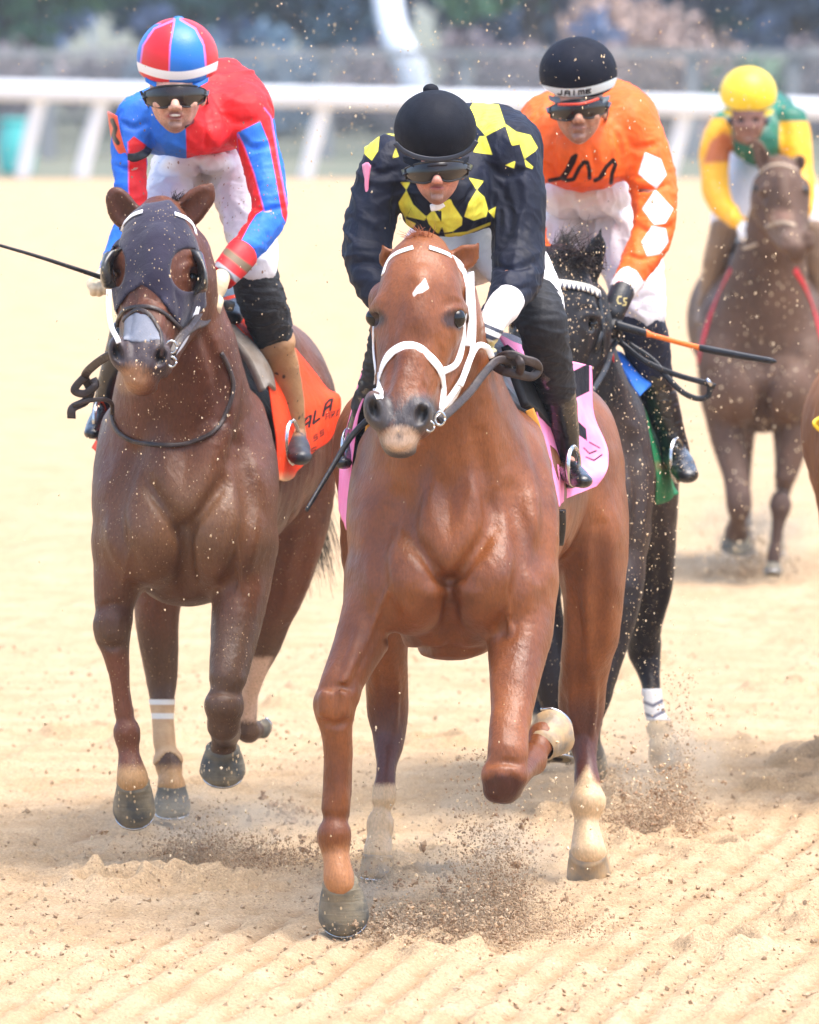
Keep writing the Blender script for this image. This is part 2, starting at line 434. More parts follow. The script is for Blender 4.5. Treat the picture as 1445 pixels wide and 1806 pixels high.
# ---------------------------------------------------------------- materials
def C(r, g, b):     # sRGB 0..255 -> linear
    f = lambda c: (c / 255 / 12.92) if c / 255 <= .04045 else ((c / 255 + .055) / 1.055) ** 2.4
    return (f(r), f(g), f(b), 1)
def M(name, col, col2=None, ns=8, rough=.6, layers=(), speck=None, bump=(), sheen=0, coat=0, metal=0, spec=.5, tr=0, sss=0, micro=None):
    """layers: (attribute, colour, softness px); bump: list of (scale, strength m, stretch); speck: (scale, size, amount, colour)"""
    m = bpy.data.materials.new(name); m.use_nodes = True; t = m.node_tree; N = t.nodes; L = t.links
    b = N['Principled BSDF']
    def mix(a, c, fac):
        x = N.new('ShaderNodeMix'); x.data_type = 'RGBA'
        for sock, v in ((x.inputs[6], a), (x.inputs[7], c)):
            if isinstance(v, (tuple, list)): sock.default_value = v
            else: L.new(v, sock)
        L.new(fac, x.inputs[0]); return x.outputs[2]
    def rng(v, a, c, lo=0, hi=1):
        r = N.new('ShaderNodeMapRange'); L.new(v, r.inputs[0]); r.inputs[1].default_value = a; r.inputs[2].default_value = c
        r.inputs[3].default_value = lo; r.inputs[4].default_value = hi; return r.outputs[0]
    tc = N.new('ShaderNodeTexCoord'); obj = tc.outputs['Object']
    def noise(scale, detail=4, stretch=None, rough_=.55, dist=0):
        n = N.new('ShaderNodeTexNoise'); n.inputs['Scale'].default_value = scale; n.inputs['Detail'].default_value = detail
        n.inputs['Roughness'].default_value = rough_; n.inputs['Distortion'].default_value = dist
        if stretch:
            mp = N.new('ShaderNodeMapping'); mp.inputs['Scale'].default_value = stretch; L.new(obj, mp.inputs[0]); L.new(mp.outputs[0], n.inputs['Vector'])
        else: L.new(obj, n.inputs['Vector'])
        return n.outputs[0]
    c = col
    if col2 is not None: c = mix(col, col2, rng(noise(ns, 5), .35, .65))
    for a, lc, soft in layers:
        at = N.new('ShaderNodeAttribute'); at.attribute_name = a
        v = at.outputs['Fac']
        if soft > 3:      # ragged, furry edge
            ad = N.new('ShaderNodeMath'); ad.operation = 'ADD'; L.new(v, ad.inputs[0]); L.new(rng(noise(260, 3, (1, 1, .3)), .3, .7, -soft * .45, soft * .45), ad.inputs[1]); v = ad.outputs[0]
        c = mix(c, lc, rng(v, -soft, soft))
    if speck:
        for k_, (ss, size, amt, scol) in enumerate(speck):
            vo = N.new('ShaderNodeTexVoronoi'); vo.inputs['Scale'].default_value = ss
            mp = N.new('ShaderNodeMapping'); mp.inputs['Location'].default_value = (k_ * 3.1, k_, 0); mp.inputs['Scale'].default_value = (1, 1, .6)
            L.new(obj, mp.inputs[0]); L.new(mp.outputs[0], vo.inputs['Vector'])
            near = rng(vo.outputs['Distance'], size * .7, size, 1, 0)
            sep = N.new('ShaderNodeSeparateColor'); L.new(vo.outputs['Color'], sep.inputs[0])
            g = N.new('ShaderNodeMath'); g.operation = 'LESS_THAN'; L.new(sep.outputs[0], g.inputs[0])
            pn = rng(noise(5 + k_, 2), .35, .65, amt * .2, amt * 1.8); L.new(pn, g.inputs[1])
            mu = N.new('ShaderNodeMath'); mu.operation = 'MULTIPLY'; L.new(near, mu.inputs[0]); L.new(g.outputs[0], mu.inputs[1])
            c = mix(c, scol, mu.outputs[0])
    if micro:
        hs = N.new('ShaderNodeHueSaturation'); hs.inputs['Fac'].default_value = 1
        if isinstance(c, (tuple, list)): hs.inputs['Color'].default_value = c
        else: L.new(c, hs.inputs['Color'])
        L.new(rng(noise(micro[0], 4, micro[2], .65), .3, .7, 1 - micro[1], 1 + micro[1]), hs.inputs['Value']); c = hs.outputs[0]
    if isinstance(c, (tuple, list)): b.inputs['Base Color'].default_value = c
    else: L.new(c, b.inputs['Base Color'])
    b.inputs['Metallic'].default_value = metal
    b.inputs['Specular IOR Level'].default_value = spec
    if rough < .9: L.new(rng(noise(ns * 2.3, 4), .3, .7, max(rough - .08, .02), rough + .08), b.inputs['Roughness'])
    else: b.inputs['Roughness'].default_value = rough
    b.inputs['Sheen Weight'].default_value = sheen; b.inputs['Coat Weight'].default_value = coat; b.inputs['Coat Roughness'].default_value = .35
    b.inputs['Transmission Weight'].default_value = tr
    if sss: b.inputs['Subsurface Weight'].default_value = sss; b.inputs['Subsurface Radius'].default_value = (.01, .004, .002)
    prev = None
    for bs in bump:
        sc_, st = bs[0], bs[1]; stretch = bs[2] if len(bs) > 2 else None
        bn = N.new('ShaderNodeBump'); bn.inputs['Distance'].default_value = st; bn.inputs['Strength'].default_value = 1
        L.new(noise(sc_, 4, stretch, dist=.4), bn.inputs['Height'])
        if prev: L.new(prev, bn.inputs['Normal'])
        prev = bn.outputs[0]
    if prev: L.new(prev, b.inputs['Normal'])
    return m
# ---------------------------------------------------------------- shared looks
LEATHER = M('dark_leather', C(38, 28, 26), C(62, 48, 42), 30, .45, bump=[(60, .002)])
BLACKST = M('black_leather', C(16, 16, 20), C(34, 34, 38), 30, .4, speck=[(120, .25, .12, C(190, 165, 130))], bump=[(80, .001)])
WHITEST = M('white_strap', C(250, 250, 252), C(240, 239, 240), 20, .4)
STEEL = M('steel', C(190, 192, 195), None, 10, .22, metal=1)
EYEM = M('eye_wet', C(8, 5, 4), None, 10, .1, spec=.45)
HOOFM = M('grey_hoof', C(78, 78, 74), C(140, 128, 104), 16, .7, speck=[(90, .3, .3, C(205, 180, 140))], bump=[(22, .003, (.2, .2, 4)), (120, .001)])
HOOFT = M('tan_hoof', C(196, 160, 112), C(120, 112, 100), 14, .5, bump=[(60, .003, (1, 1, .2))])
DUSTY = C(214, 188, 150)
def hoof(fig, top, bot, rt, rb, parent, mat=None, toe=(0, -1, 0), shoe=True, front=.35, name='hoof'):
    q = PS(fig.D + top[2]); a = W(*top[:2], fig.D + top[2]); b = W(*bot[:2], fig.D + bot[2])
    A = (b - a); ln = np.linalg.norm(A); A /= ln
    v = np.array(toe, float); v -= (v @ A) * A; v /= np.linalg.norm(v); u = np.cross(A, v)
    prof = [(-.1, rt * .8, 0), (-.02, rt * .97, 0), (.05, rt * 1.03, 0), (.1, rt * 1.0, .02), (.35, rt * .62 + rb * .40, .12), (.65, rt * .2 + rb * .82, .26), (.85, rb * .99, front), (.95, rb * .93, front), (1.0, rb * .84, front), (.98, rb * .6, front), (.9, rb * .3, front), (.9, .1, front)]
    n = 32; th = np.arange(n) * 2 * math.pi / n
    R = np.where(np.cos(th) < -.2, 1 - .25 * (-np.cos(th) - .2), 1.0) ; V = []
    notch = np.where(np.abs(th - math.pi) < .3, .86, 1)
    for t, r, sh in prof:
        rr = r / q * R * notch
        c = a + A * (t * ln) + v * (sh * rb / q)
        V.append(c + rr[:, None] * (np.cos(th)[:, None] * v * 1.08 + np.sin(th)[:, None] * u))
    V = np.concatenate(V); V += (nz(V, 60, 4) * .0008)[:, None]
    i, j = np.meshgrid(np.arange(len(prof) - 1), np.arange(n), indexing='ij'); i = i.ravel(); j = j.ravel(); j2 = (j + 1) % n
    F = np.stack([i * n + j, i * n + j2, (i + 1) * n + j2, (i + 1) * n + j], 1)
    o = link(name, mesh_np(name, V, F), parent, mat or HOOFM)
    if shoe:
        c = a + A * (1.03 * ln) + v * (front * rb / q)
        t2 = np.linspace(-2.5, 2.5, 26); P = c + (rb * .80 / q) * (np.cos(t2)[:, None] * v * 1.08 + np.sin(t2)[:, None] * u)
        Vs, Fs = tube_v(P, np.tile(A, (26, 1)), .007, .004, 8); link('horseshoe', mesh_np('horseshoe', Vs, Fs), o, STEEL)
    return o
def head_prims(F, mp, sc, dz=0.0, dzs=1.0, lower=0):
    """face-on horse head, drawn in the front horse's photo px and carried over by mp"""
    def c(pts, k=.02, n=3, sub=False): F.chain([(p[0], p[1], dz + p[2] * dzs, *p[3:]) for p in pts], k, n, sub, sc=sc, mp=mp)
    def e(x, y, z, rx, ry, rz, k=.02, sub=False, rot=0): F.ell(x, y, dz + z * dzs, rx, ry, rz, k, sub, rot, sc=sc, mp=mp)
    c([(746, 452, -.10, 46, 1, 1.1), (743, 482, -.15, 64, 1, 1), (741, 520, -.20, 74, 1, .9), (739, 560, -.22, 79, 1, .95), (733, 610, -.25, 68, 1, 1.1), (724, 660, -.31, 55, 1, 1.0), (716, 705, -.37, 46, 1, .95), (708, 745, -.41, 44, 1, .9), (704, 775, -.42, 34, 1, .85)], .02)
    # cheeks and jaw
    c([(800, 520, -.06, 40, 1, 1.5), (806, 575, -.07, 44, 1, 1.6), (795, 630, -.11, 40, 1, 1.3), (768, 690, -.2, 32, 1, 1.2), (738, 750, -.34, 26)], .04)
    c([(690, 530, -.06, 40, 1, 1.4), (692, 590, -.09, 38, 1, 1.5), (692, 650, -.16, 32, 1, 1.3), (696, 740, -.34, 26)], .04)
    # nose bone, facial crests
    c([(742, 500, -.275, 26), (738, 560, -.315, 26), (728, 630, -.36, 24), (716, 690, -.41, 22), (708, 725, -.44, 20)], .03)
    c([(790, 580, -.245, 13), (776, 630, -.29, 11), (762, 668, -.33, 7)], .02)
    c([(672, 575, -.245, 12), (684, 625, -.29, 10), (690, 668, -.33, 7)], .02)
    # brow bones and eye sockets
    c([(778, 538, -.265, 10), (798, 534, -.25, 12), (818, 546, -.20, 10)], .02)
    c([(690, 538, -.265, 10), (674, 534, -.25, 11), (661, 546, -.20, 9)], .02)
    e(804, 563, -.255, 20, 14, 14, .012, True, 20); e(662, 562, -.24, 15, 16, 13, .012, True, -20)
    # hollows above the eyes and at the temples
    e(742, 590, -.37, 30, 8, 30, .03, True)
    # muzzle
    e(664, 724, -.44, 22, 32, 36, .018, rot=14); e(738, 732, -.44, 25, 32, 36, .018, rot=-14)
    e(704, 752, -.46, 30, 22, 22, .02); e(703, 778, -.45, 31, 24, 20, .014)
    e(709, 795, -.42, 27, 26, 13, .010)
    c([(676, 786, -.49, 5), (703, 791, -.505, 5), (732, 783, -.48, 5)], .006, sub=True)
    e(703, 735, -.505, 9, 12, 22, .014, True)
    e(659, 722, -.505, 12, 34, 26, .007, True, 18); e(744, 730, -.505, 14, 34, 26, .007, True, -20)
def ear(F, pts, dz, w0, mp=None, sc=1.0, open_=.7):
    """pts base->tip px, leaf-shaped and hollow in front"""
    prof = [.8, 1.0, 1.0, .78, .42, .08]
    P = catmull([(p[0], p[1]) for p in pts], 4); idx = np.linspace(0, len(P) - 1, 6).astype(int); P = P[idx]
    rows = [(P[i][0], P[i][1], dz - .004 * i, w0 * prof[i], 1, .55, 1) for i in range(6)]
    F.chain(rows, .012, 3, sc=sc, mp=mp)
    sub = [(P[i][0], P[i][1], dz - .004 * i - w0 * sc * .5 / 660, w0 * prof[i] * open_ * .85, 1, .55, 1) for i in range(1, 5)]
    F.chain(sub, .004, 3, True, sc=sc, mp=mp)
def hair(name, roots, tips, parent, mat, r=.0012, sag=0, jit=.004, seg=5, seed=1):
    g = np.random.default_rng(seed); out = []
    for a, b in zip(roots, tips):
        a = np.asarray(a) + g.normal(size=3) * jit * .5; b = np.asarray(b) + g.normal(size=3) * jit * 2
        m = (a + b) / 2 + g.normal(size=3) * jit * 1.5 + np.array([0, 0, sag])
        t = np.linspace(0, 1, seg)[:, None]; P = (1 - t) ** 2 * a + 2 * t * (1 - t) * m + t * t * b
        out.append(tube_v(P, up_normals(P, (.3, -1, .2)), r * np.linspace(1, .25, seg), r * np.linspace(1, .25, seg), 4, cap=False))
    V, F = cat(out); return link(name, mesh_np(name, V, F), parent, mat)
def head_marks(F, mp=None, sc=1.0):
    mp = mp or (lambda x, y: (x, y))
    def mk_(p, r, h, k=.006): F.mark([mp(*q) for q in p], r * sc, h * sc, k)
    mk_([(786, 552), (800, 545), (816, 548), (826, 560)], 5, 4); mk_([(676, 552), (668, 546), (660, 552), (656, 562)], 5, 3.5)     # upper lids
    mk_([(790, 572), (804, 580), (820, 576)], 4, 2.5); mk_([(780, 540), (798, 531), (818, 536)], 4, -1.8, .008)
    mk_([(770, 600), (778, 640), (762, 690), (748, 706)], 5, -2.5, .014); mk_([(694, 610), (690, 650), (682, 694)], 5, -2.5, .014)
    mk_([(802, 590), (800, 630), (786, 668)], 5, 2.2, .014); mk_([(752, 612), (748, 650), (736, 694)], 4, 1.8, .012)
    mk_([(718, 640), (700, 680), (690, 700)], 3, 1.8, .008); mk_([(745, 655), (752, 684), (748, 704)], 3, 1.8, .008)         # face veins
    mk_([(646, 706), (656, 694), (672, 692), (684, 704), (682, 728), (674, 744)], 4, 3, .005); mk_([(724, 706), (738, 698), (756, 702), (764, 716), (758, 740), (748, 752)], 4, 3, .005)
    mk_([(676, 772), (684, 788), (704, 795), (726, 788), (738, 770)], 3, -2.2, .005); mk_([(704, 742), (704, 778)], 4, -2, .01)
    mk_([(686, 752), (694, 748)], 3, 1.5, .006); mk_([(716, 748), (722, 754)], 3, 1.5, .006)
def coat_disp(seed, amp=.0016):
    return lambda V, N: amp * nz(V, 34, seed, 2) + amp * .45 * nz(V * np.array([1, 1, .35]), 110, seed + 5, 1)
def eyes(fig, F, spots, parent, mp=None, sc=1):
    for x, y, r in spots:
        if mp: x, y = mp(x, y)
        P, N = strap_pts(F, [(x, y), (x + .5, y)], 0, 1); q = PS(fig.D)
        sphere('eye', P[0] + np.array([0, .92 * r * sc / q, 0]), r * sc / q, parent, EYEM)

# ================================================================ FRONT HORSE (chestnut)
f1 = Fig(26.0)
h1 = empty('horse', W(800, 1640, 26.6), 'bright chestnut horse with white bridle and small white star, galloping in front', 'horse', 'horses galloping towards the camera')
F = Field(f1)
# trunk
F.chain([(800, 900, .22, 150, 1, 1, 1.35), (808, 880, .6, 182, 1, 1, 1.15), (826, 870, 1.0, 196, 1, 1, 1.05), (842, 850, 1.4, 200, 1, 1, .95), (848, 845, 1.8, 190, 1, 1, .9)], .05)
F.chain([(800, 700, .5, 60), (830, 690, .9, 60), (880, 700, 1.3, 90), (905, 740, 1.7, 85)], .08)
F.ell(995, 800, 1.62, 100, 190, 130, .06); F.ell(690, 800, 1.62, 105, 190, 130, .06)
# shoulders and chest
F.chain([(690, 800, .3, 60, 1, 1.6), (676, 900, .15, 64, 1, 1.6), (682, 1000, .08, 66, 1, 1.4)], .06)
F.chain([(900, 790, .3, 62, 1, 1.6), (918, 900, .15, 68, 1, 1.6), (915, 1000, .08, 68, 1, 1.4)], .06)
F.ell(722, 1030, -.02, 82, 90, 92, .03); F.ell(868, 1030, -.02, 86, 90, 92, .03)
F.ell(795, 1110, .16, 95, 100, 55, .05)
F.ell(800, 960, .06, 130, 110, 120, .07)
# neck
F.chain([(752, 480, -.04, 56, 1, 1.3), (768, 560, .02, 78, 1, 1.4), (776, 650, .08, 100, 1, 1.35), (784, 740, .14, 124, 1, 1.25), (792, 830, .18, 150, 1, 1.1), (800, 920, .2, 165, 1, .9)], .04)
F.chain([(735, 760, -.03, 16), (742, 830, -.005, 20), (765, 900, -.035, 20), (785, 950, -.07, 12)], .035)
F.chain([(842, 700, .0, 22), (850, 780, .0, 26), (838, 870, -.03, 22), (815, 940, -.07, 12)], .035)
# near foreleg (photo left)
F.chain([(668, 1020, .08, 60, 1, 1.3), (655, 1085, .02, 55, 1, 1.2), (628, 1150, -.04, 44, 1, 1.1), (602, 1205, -.1, 37)], .035)
F.ell(590, 1242, -.12, 38, 36, 42, .02); F.ell(612, 1225, -.12, 22, 24, 22, .02)
F.chain([(591, 1270, -.12, 31), (594, 1310, -.12, 25), (594, 1370, -.12, 23), (592, 1425, -.12, 25)], .02)
F.ell(590, 1470, -.125, 30, 32, 30, .02); F.ell(580, 1475, -.10, 20, 30, 22, .015)
F.chain([(591, 1495, -.125, 25), (594, 1522, -.14, 24), (598, 1548, -.15, 28), (600, 1560, -.155, 27)], .02)
F.chain([(640, 1100, -.07, 12), (616, 1180, -.14, 9), (600, 1215, -.17, 7)], .015)
F.chain([(576, 1225, -.16, 12), (574, 1255, -.16, 12)], .012); F.chain([(606, 1225, -.16, 11), (606, 1256, -.16, 11)], .012)
F.chain([(612, 1290, -.12, 8), (614, 1380, -.10, 8), (608, 1440, -.10, 9)], .012)
F.chain([(690, 1060, .02, 16), (668, 1130, -.03, 12), (640, 1190, -.08, 8)], .02)
F.chain([(930, 1080, -.04, 14), (918, 1180, -.13, 9), (906, 1290, -.26, 6)], .014); F.chain([(880, 1120, -.04, 14), (884, 1220, -.17, 9), (880, 1320, -.30, 7)], .014)
# off foreleg, folded (photo right)
F.chain([(918, 1040, .08, 66, 1, 1.3), (918, 1110, .0, 58, 1, 1.2), (912, 1180, -.1, 47), (903, 1260, -.2, 36), (896, 1330, -.29, 35)], .035)
F.ell(890, 1368, -.31, 42, 40, 36, .02); F.ell(885, 1395, -.30, 34, 36, 24, .015)
F.chain([(893, 1385, -.28, 28), (912, 1372, -.16, 22), (928, 1352, -.04, 21), (936, 1342, .03, 27)], .02)
F.chain([(938, 1342, .04, 24), (948, 1322, .08, 22), (958, 1300, .12, 28)], .02)
# off hind leg (photo right)
F.chain([(1005, 840, 1.6, 98, 1, 1.5), (1030, 930, 1.55, 80, 1, 1.7), (1046, 1030, 1.5, 58, 1, 1.5), (1042, 1120, 1.5, 50, 1, 1.2), (1030, 1190, 1.58, 43), (1026, 1245, 1.66, 42, 1, 1.2), (1028, 1290, 1.66, 31), (1033, 1340, 1.62, 20), (1036, 1380, 1.58, 23)], .04, 8)
F.ell(1037, 1412, 1.56, 32, 34, 28, .02)
F.chain([(1036, 1430, 1.56, 24), (1035, 1455, 1.55, 22), (1037, 1500, 1.52, 32)], .02)
# near hind leg (photo left, seen between the forelegs)
F.chain([(700, 860, 1.6, 100, 1, 1.5), (672, 980, 1.6, 70, 1, 1.5), (676, 1080, 1.55, 50, 1, 1.2), (682, 1170, 1.6, 38), (684, 1240, 1.68, 38, 1, 1.2), (686, 1300, 1.66, 29), (682, 1352, 1.6, 18), (677, 1410, 1.56, 21)], .04)
F.ell(671, 1452, 1.55, 25, 30, 26, .02)
F.chain([(670, 1470, 1.54, 20), (668, 1490, 1.52, 24), (666, 1505, 1.5, 27)], .02)
head_prims(F, None, 1.0)
ear(F, [(698, 470), (684, 452), (674, 430)], -.07, 20); ear(F, [(806, 462), (828, 448), (846, 428)], -.07, 23)
F.build(); F1 = F
head_marks(F); MK[0] = 1.55
F.mark([(722, 935), (752, 975), (778, 1012), (792, 1034)], 14, -8, .03); F.mark([(862, 935), (832, 975), (806, 1012), (792, 1034)], 14, -8, .03)
F.mark([(792, 1020), (794, 1060), (797, 1110), (800, 1150)], 13, -9, .03)
F.mark([(752, 1050), (772, 1040), (790, 1046)], 12, 5, .02); F.mark([(834, 1050), (814, 1040), (798, 1046)], 12, 5, .02)
F.mark([(742, 860), (760, 930), (780, 990)], 22, 7, .035); F.mark([(842, 860), (824, 930), (804, 990)], 22, 7, .035)
F.mark([(700, 880), (668, 960), (672, 1040), (700, 1100)], 16, -8, .035); F.mark([(905, 870), (925, 960), (915, 1040), (890, 1110)], 16, -8, .035)
F.mark([(745, 780), (738, 850), (722, 920)], 14, -7, .03); F.mark([(846, 770), (858, 850), (872, 920)], 14, -7, .03)
F.mark([(690, 1120), (740, 1140), (800, 1150), (850, 1145)], 10, -4, .02)
F.mark([(720, 980), (690, 1030), (664, 1090), (640, 1150)], 4, 2.5, .01); F.mark([(860, 990), (892, 1050), (900, 1120)], 4, 2.5, .01)
F.mark([(566, 1215), (590, 1210), (618, 1214)], 6, -3, .01); F.mark([(566, 1272), (590, 1278), (616, 1270)], 6, -3, .01)
F.mark([(852, 1352), (884, 1344), (920, 1350)], 6, -3, .012); F.mark([(866, 1365), (872, 1395)], 6, -2, .01); F.mark([(904, 1365), (906, 1395)], 6, -2, .01)
F.mark([(985, 960), (1005, 1030), (1020, 1120), (1018, 1200)], 10, -5, .03, y0=.9); F.mark([(1062, 930), (1058, 1040), (1052, 1150)], 12, -5, .03, y0=.9)
F.mark([(1012, 1200), (1006, 1240), (1016, 1290)], 6, 3, .01, y0=.9); F.mark([(1048, 1180), (1050, 1240), (1044, 1300)], 5, 3, .01, y0=.9)
F.mark([(668, 1180), (672, 1240), (680, 1310)], 6, -3, .01, y0=.9); F.mark([(698, 1180), (702, 1230), (696, 1290)], 5, 3, .01, y0=.9)
F.mark([(940, 780), (965, 850), (968, 940), (950, 1000)], 18, -6, .04)
MK[0] = 1.0
SOCK = C(204, 172, 132)
mk = {
 'sock': m_or(m_and(m_poly([(1036, 1352), (1052, 1380), (1080, 1400), (1080, 1600), (990, 1600), (990, 1400), (1018, 1380)]), m_fn(lambda x, y, d: (d - 1.0) * 500)),
              m_and(m_poly([(645, 1392), (660, 1384), (700, 1384), (700, 1400), (720, 1600), (620, 1600)]), m_fn(lambda x, y, d: (d - 1.0) * 500))),
 'tan': m_and(m_poly([(540, 1505), (640, 1490), (650, 1600), (540, 1600)]), m_fn(lambda x, y, d: (.5 - d) * 500)),
 'star': m_poly([(750, 490), (757, 508), (745, 516), (735, 518), (730, 524), (728, 517), (735, 506), (743, 499)]),
 'muzz': m_and(m_or(m_ell(666, 726, 34, 38), m_ell(740, 732, 36, 36), m_ell(704, 792, 50, 30), m_ell(704, 752, 14, 50)), m_fn(lambda x, y, d: (-.2 - d) * 500)),
 'lip': m_and(m_ell(707, 774, 31, 23), m_fn(lambda x, y, d: 6 - (9 - np.hypot((x - 704) * .8, (y - 768) * .6)))),
 'knee': m_and(m_ell(888, 1396, 46, 30), m_fn(lambda x, y, d: (.5 - d) * 500)),
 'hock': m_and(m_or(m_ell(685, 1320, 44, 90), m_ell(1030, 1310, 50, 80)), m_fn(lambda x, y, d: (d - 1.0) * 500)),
 'eyes': m_and(m_or(m_ell(804, 563, 25, 17), m_ell(661, 561, 20, 16)), m_fn(lambda x, y, d: (-.1 - d) * 500)),
 'nos': m_or(m_ell(658, 720, 9, 17), m_ell(747, 728, 11, 16)),
}
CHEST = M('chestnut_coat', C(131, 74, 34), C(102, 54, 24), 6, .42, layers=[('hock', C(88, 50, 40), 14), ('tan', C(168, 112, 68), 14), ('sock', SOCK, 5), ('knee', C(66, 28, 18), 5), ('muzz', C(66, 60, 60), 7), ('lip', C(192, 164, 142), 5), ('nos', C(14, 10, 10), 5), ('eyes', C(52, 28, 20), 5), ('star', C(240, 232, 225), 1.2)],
          bump=[(16, .006, (1, 1, .6)), (45, .0015, (1, 1, .4)), (150, .0016, (1, 1, .3))], micro=(170, .2, (1, 1, .4)), speck=[(70, .13, .06, C(196, 166, 124))], spec=.42)
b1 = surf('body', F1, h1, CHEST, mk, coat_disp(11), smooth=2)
eyes(f1, F1, [(803, 562, 19), (661, 560, 16)], h1)
hoof(f1, (600, 1556, -.15), (607, 1612, -.08), 31, 46, h1)
hoof(f1, (1037, 1503, 1.52), (1039, 1545, 1.58), 33, 40, h1, HOOFT)
hoof(f1, (667, 1508, 1.5), (664, 1548, 1.5), 27, 30, h1, HOOFT)
hoof(f1, (952, 1316, .10), (968, 1280, .19), 31, 42, h1, HOOFT, toe=(.9, .1, -.4), front=.1)
# bridle
br = strap('bridle', F1, [[(729, 437), (700, 447), (684, 462), (676, 485)], [(757, 437), (790, 449), (812, 468), (822, 495), (826, 530), (828, 570), (824, 610)]], 12, h1, WHITEST)
strap('cheek_strap', F1, [[(829, 480), (834, 540), (834, 600), (826, 640), (812, 680), (790, 715), (776, 740)], [(818, 560), (816, 600), (806, 640), (780, 655)], [(826, 500), (820, 560)]], 15, br, WHITEST)
strap('cheek_strap', F1, [[(660, 575), (660, 620), (664, 655), (662, 690), (668, 704)], [(668, 660), (672, 700)]], 9, br, WHITEST)
strap('noseband', F1, [[(667, 700), (672, 655), (688, 625), (712, 611), (738, 614), (762, 634), (778, 656), (782, 690), (776, 725)]], 18, br, WHITEST, th=.0022)
rng1 = [W(776 + 9 * math.cos(a), 738 + 12 * math.sin(a), 26 - .36) for a in np.linspace(0, 2 * math.pi, 17)]
tube('bit_ring', rng1, .0035, .0035, br, STEEL, n=1)
tube('bit_ring', [W(758 + 8 * math.cos(a), 752 + 9 * math.sin(a), 26 - .38) for a in np.linspace(0, 2 * math.pi, 17)], .003, .003, br, STEEL, n=1)
tube('rein', pp(f1, [(775, 742, -.36), (800, 720, -.3), (830, 690, -.2), (853, 660, -.12), (880, 635, -.05), (915, 640, -.02)]), .011, .004, br, LEATHER)
tube('rein', pp(f1, [(812, 680, -.3), (838, 615, -.16), (858, 612, -.12), (868, 630, -.1)]), .008, .004, br, WHITEST)
tube('rein', pp(f1, [(760, 742, -.34), (795, 700, -.25), (822, 655, -.18), (832, 610, -.12)]), .008, .004, br, WHITEST)
HAIRC = M('chestnut_hair', C(150, 80, 45), C(190, 120, 80), 40, .5)
g = np.random.default_rng(3); ro = [W(740 + g.uniform(-14, 14), 438 + g.uniform(-8, 6), 26 - .14) for _ in range(160)]
ti = [W(735 + g.uniform(-22, 26), 415 + g.uniform(-16, 30), 26 - .16) for _ in range(160)]
hair('forelock', ro, ti, h1, HAIRC, .0014, .01)
# ================================================================ LEFT HORSE (dark bay, hooded)
f2 = Fig(27.84)
h2 = empty('horse', W(320, 1540, 28.4), 'dark bay horse in a dark blinker hood with a grey patch on its nose', 'horse', 'horses galloping towards the camera')
F = Field(f2)
F.chain([(325, 850, .22, 132, 1, 1, 1.4), (340, 830, .6, 160, 1, 1, 1.2), (362, 810, 1.0, 186, 1, 1, 1.0), (395, 790, 1.4, 178, 1, 1, .95), (415, 770, 1.8, 165, 1, 1, .95)], .05)
F.chain([(345, 640, .5, 55), (390, 610, .9, 55), (440, 610, 1.3, 70), (480, 640, 1.7, 75)], .08)
F.ell(500, 720, 1.62, 95, 190, 125, .06); F.ell(330, 760, 1.62, 95, 190, 125, .06)
F.chain([(232, 760, .3, 55, 1, 1.6), (218, 860, .15, 56, 1, 1.6), (222, 950, .08, 56, 1, 1.4)], .06)
F.chain([(412, 740, .3, 58, 1, 1.6), (432, 840, .15, 60, 1, 1.6), (430, 940, .08, 58, 1, 1.4)], .06)
F.ell(262, 945, 0, 76, 85, 88, .03); F.ell(388, 945, 0, 78, 85, 88, .03)
F.ell(330, 1020, .14, 82, 90, 50, .05)
F.ell(325, 880, .06, 120, 100, 120, .07)
F.chain([(290, 400, -.04, 50, 1, 1.3), (302, 480, .0, 68, 1, 1.4), (312, 560, .06, 86, 1, 1.35), (318, 640, .11, 106, 1, 1.25), (322, 730, .16, 126, 1, 1.1), (325, 830, .18, 142, 1, .9)], .04)
F.chain([(262, 700, .0, 14), (266, 770, .02, 18), (285, 840, -.02, 18)], .035)
F.chain([(385, 590, .03, 20), (398, 680, .02, 24), (385, 770, -.02, 22), (355, 850, -.05, 12)], .035)
# forelegs
F.chain([(217, 960, .1, 52, 1, 1.3), (210, 1015, .06, 46, 1, 1.2), (203, 1060, .04, 37)], .035)
F.ell(198, 1103, .02, 34, 36, 40, .02); F.ell(214, 1090, .02, 20, 22, 22, .02)
F.chain([(200, 1130, .02, 28), (207, 1165, .02, 22), (213, 1210, .02, 17), (219, 1255, .02, 18)], .02)
F.ell(224, 1290, .02, 24, 28, 26, .02)
F.chain([(226, 1310, .02, 19), (229, 1335, .01, 19), (234, 1372, -.01, 28), (235, 1382, -.01, 26)], .02)
F.chain([(432, 970, .1, 58, 1, 1.3), (424, 1050, .03, 50, 1, 1.2), (412, 1130, -.05, 42), (402, 1195, -.12, 34)], .035)
F.ell(395, 1245, -.14, 36, 38, 38, .02); F.ell(395, 1280, -.12, 30, 34, 28, .015)
F.chain([(395, 1270, -.1, 26), (400, 1290, .03, 19), (402, 1298, .16, 19), (398, 1290, .22, 25)], .02)
F.chain([(398, 1290, .22, 24), (395, 1308, .24, 22), (393, 1325, .26, 26)], .02)
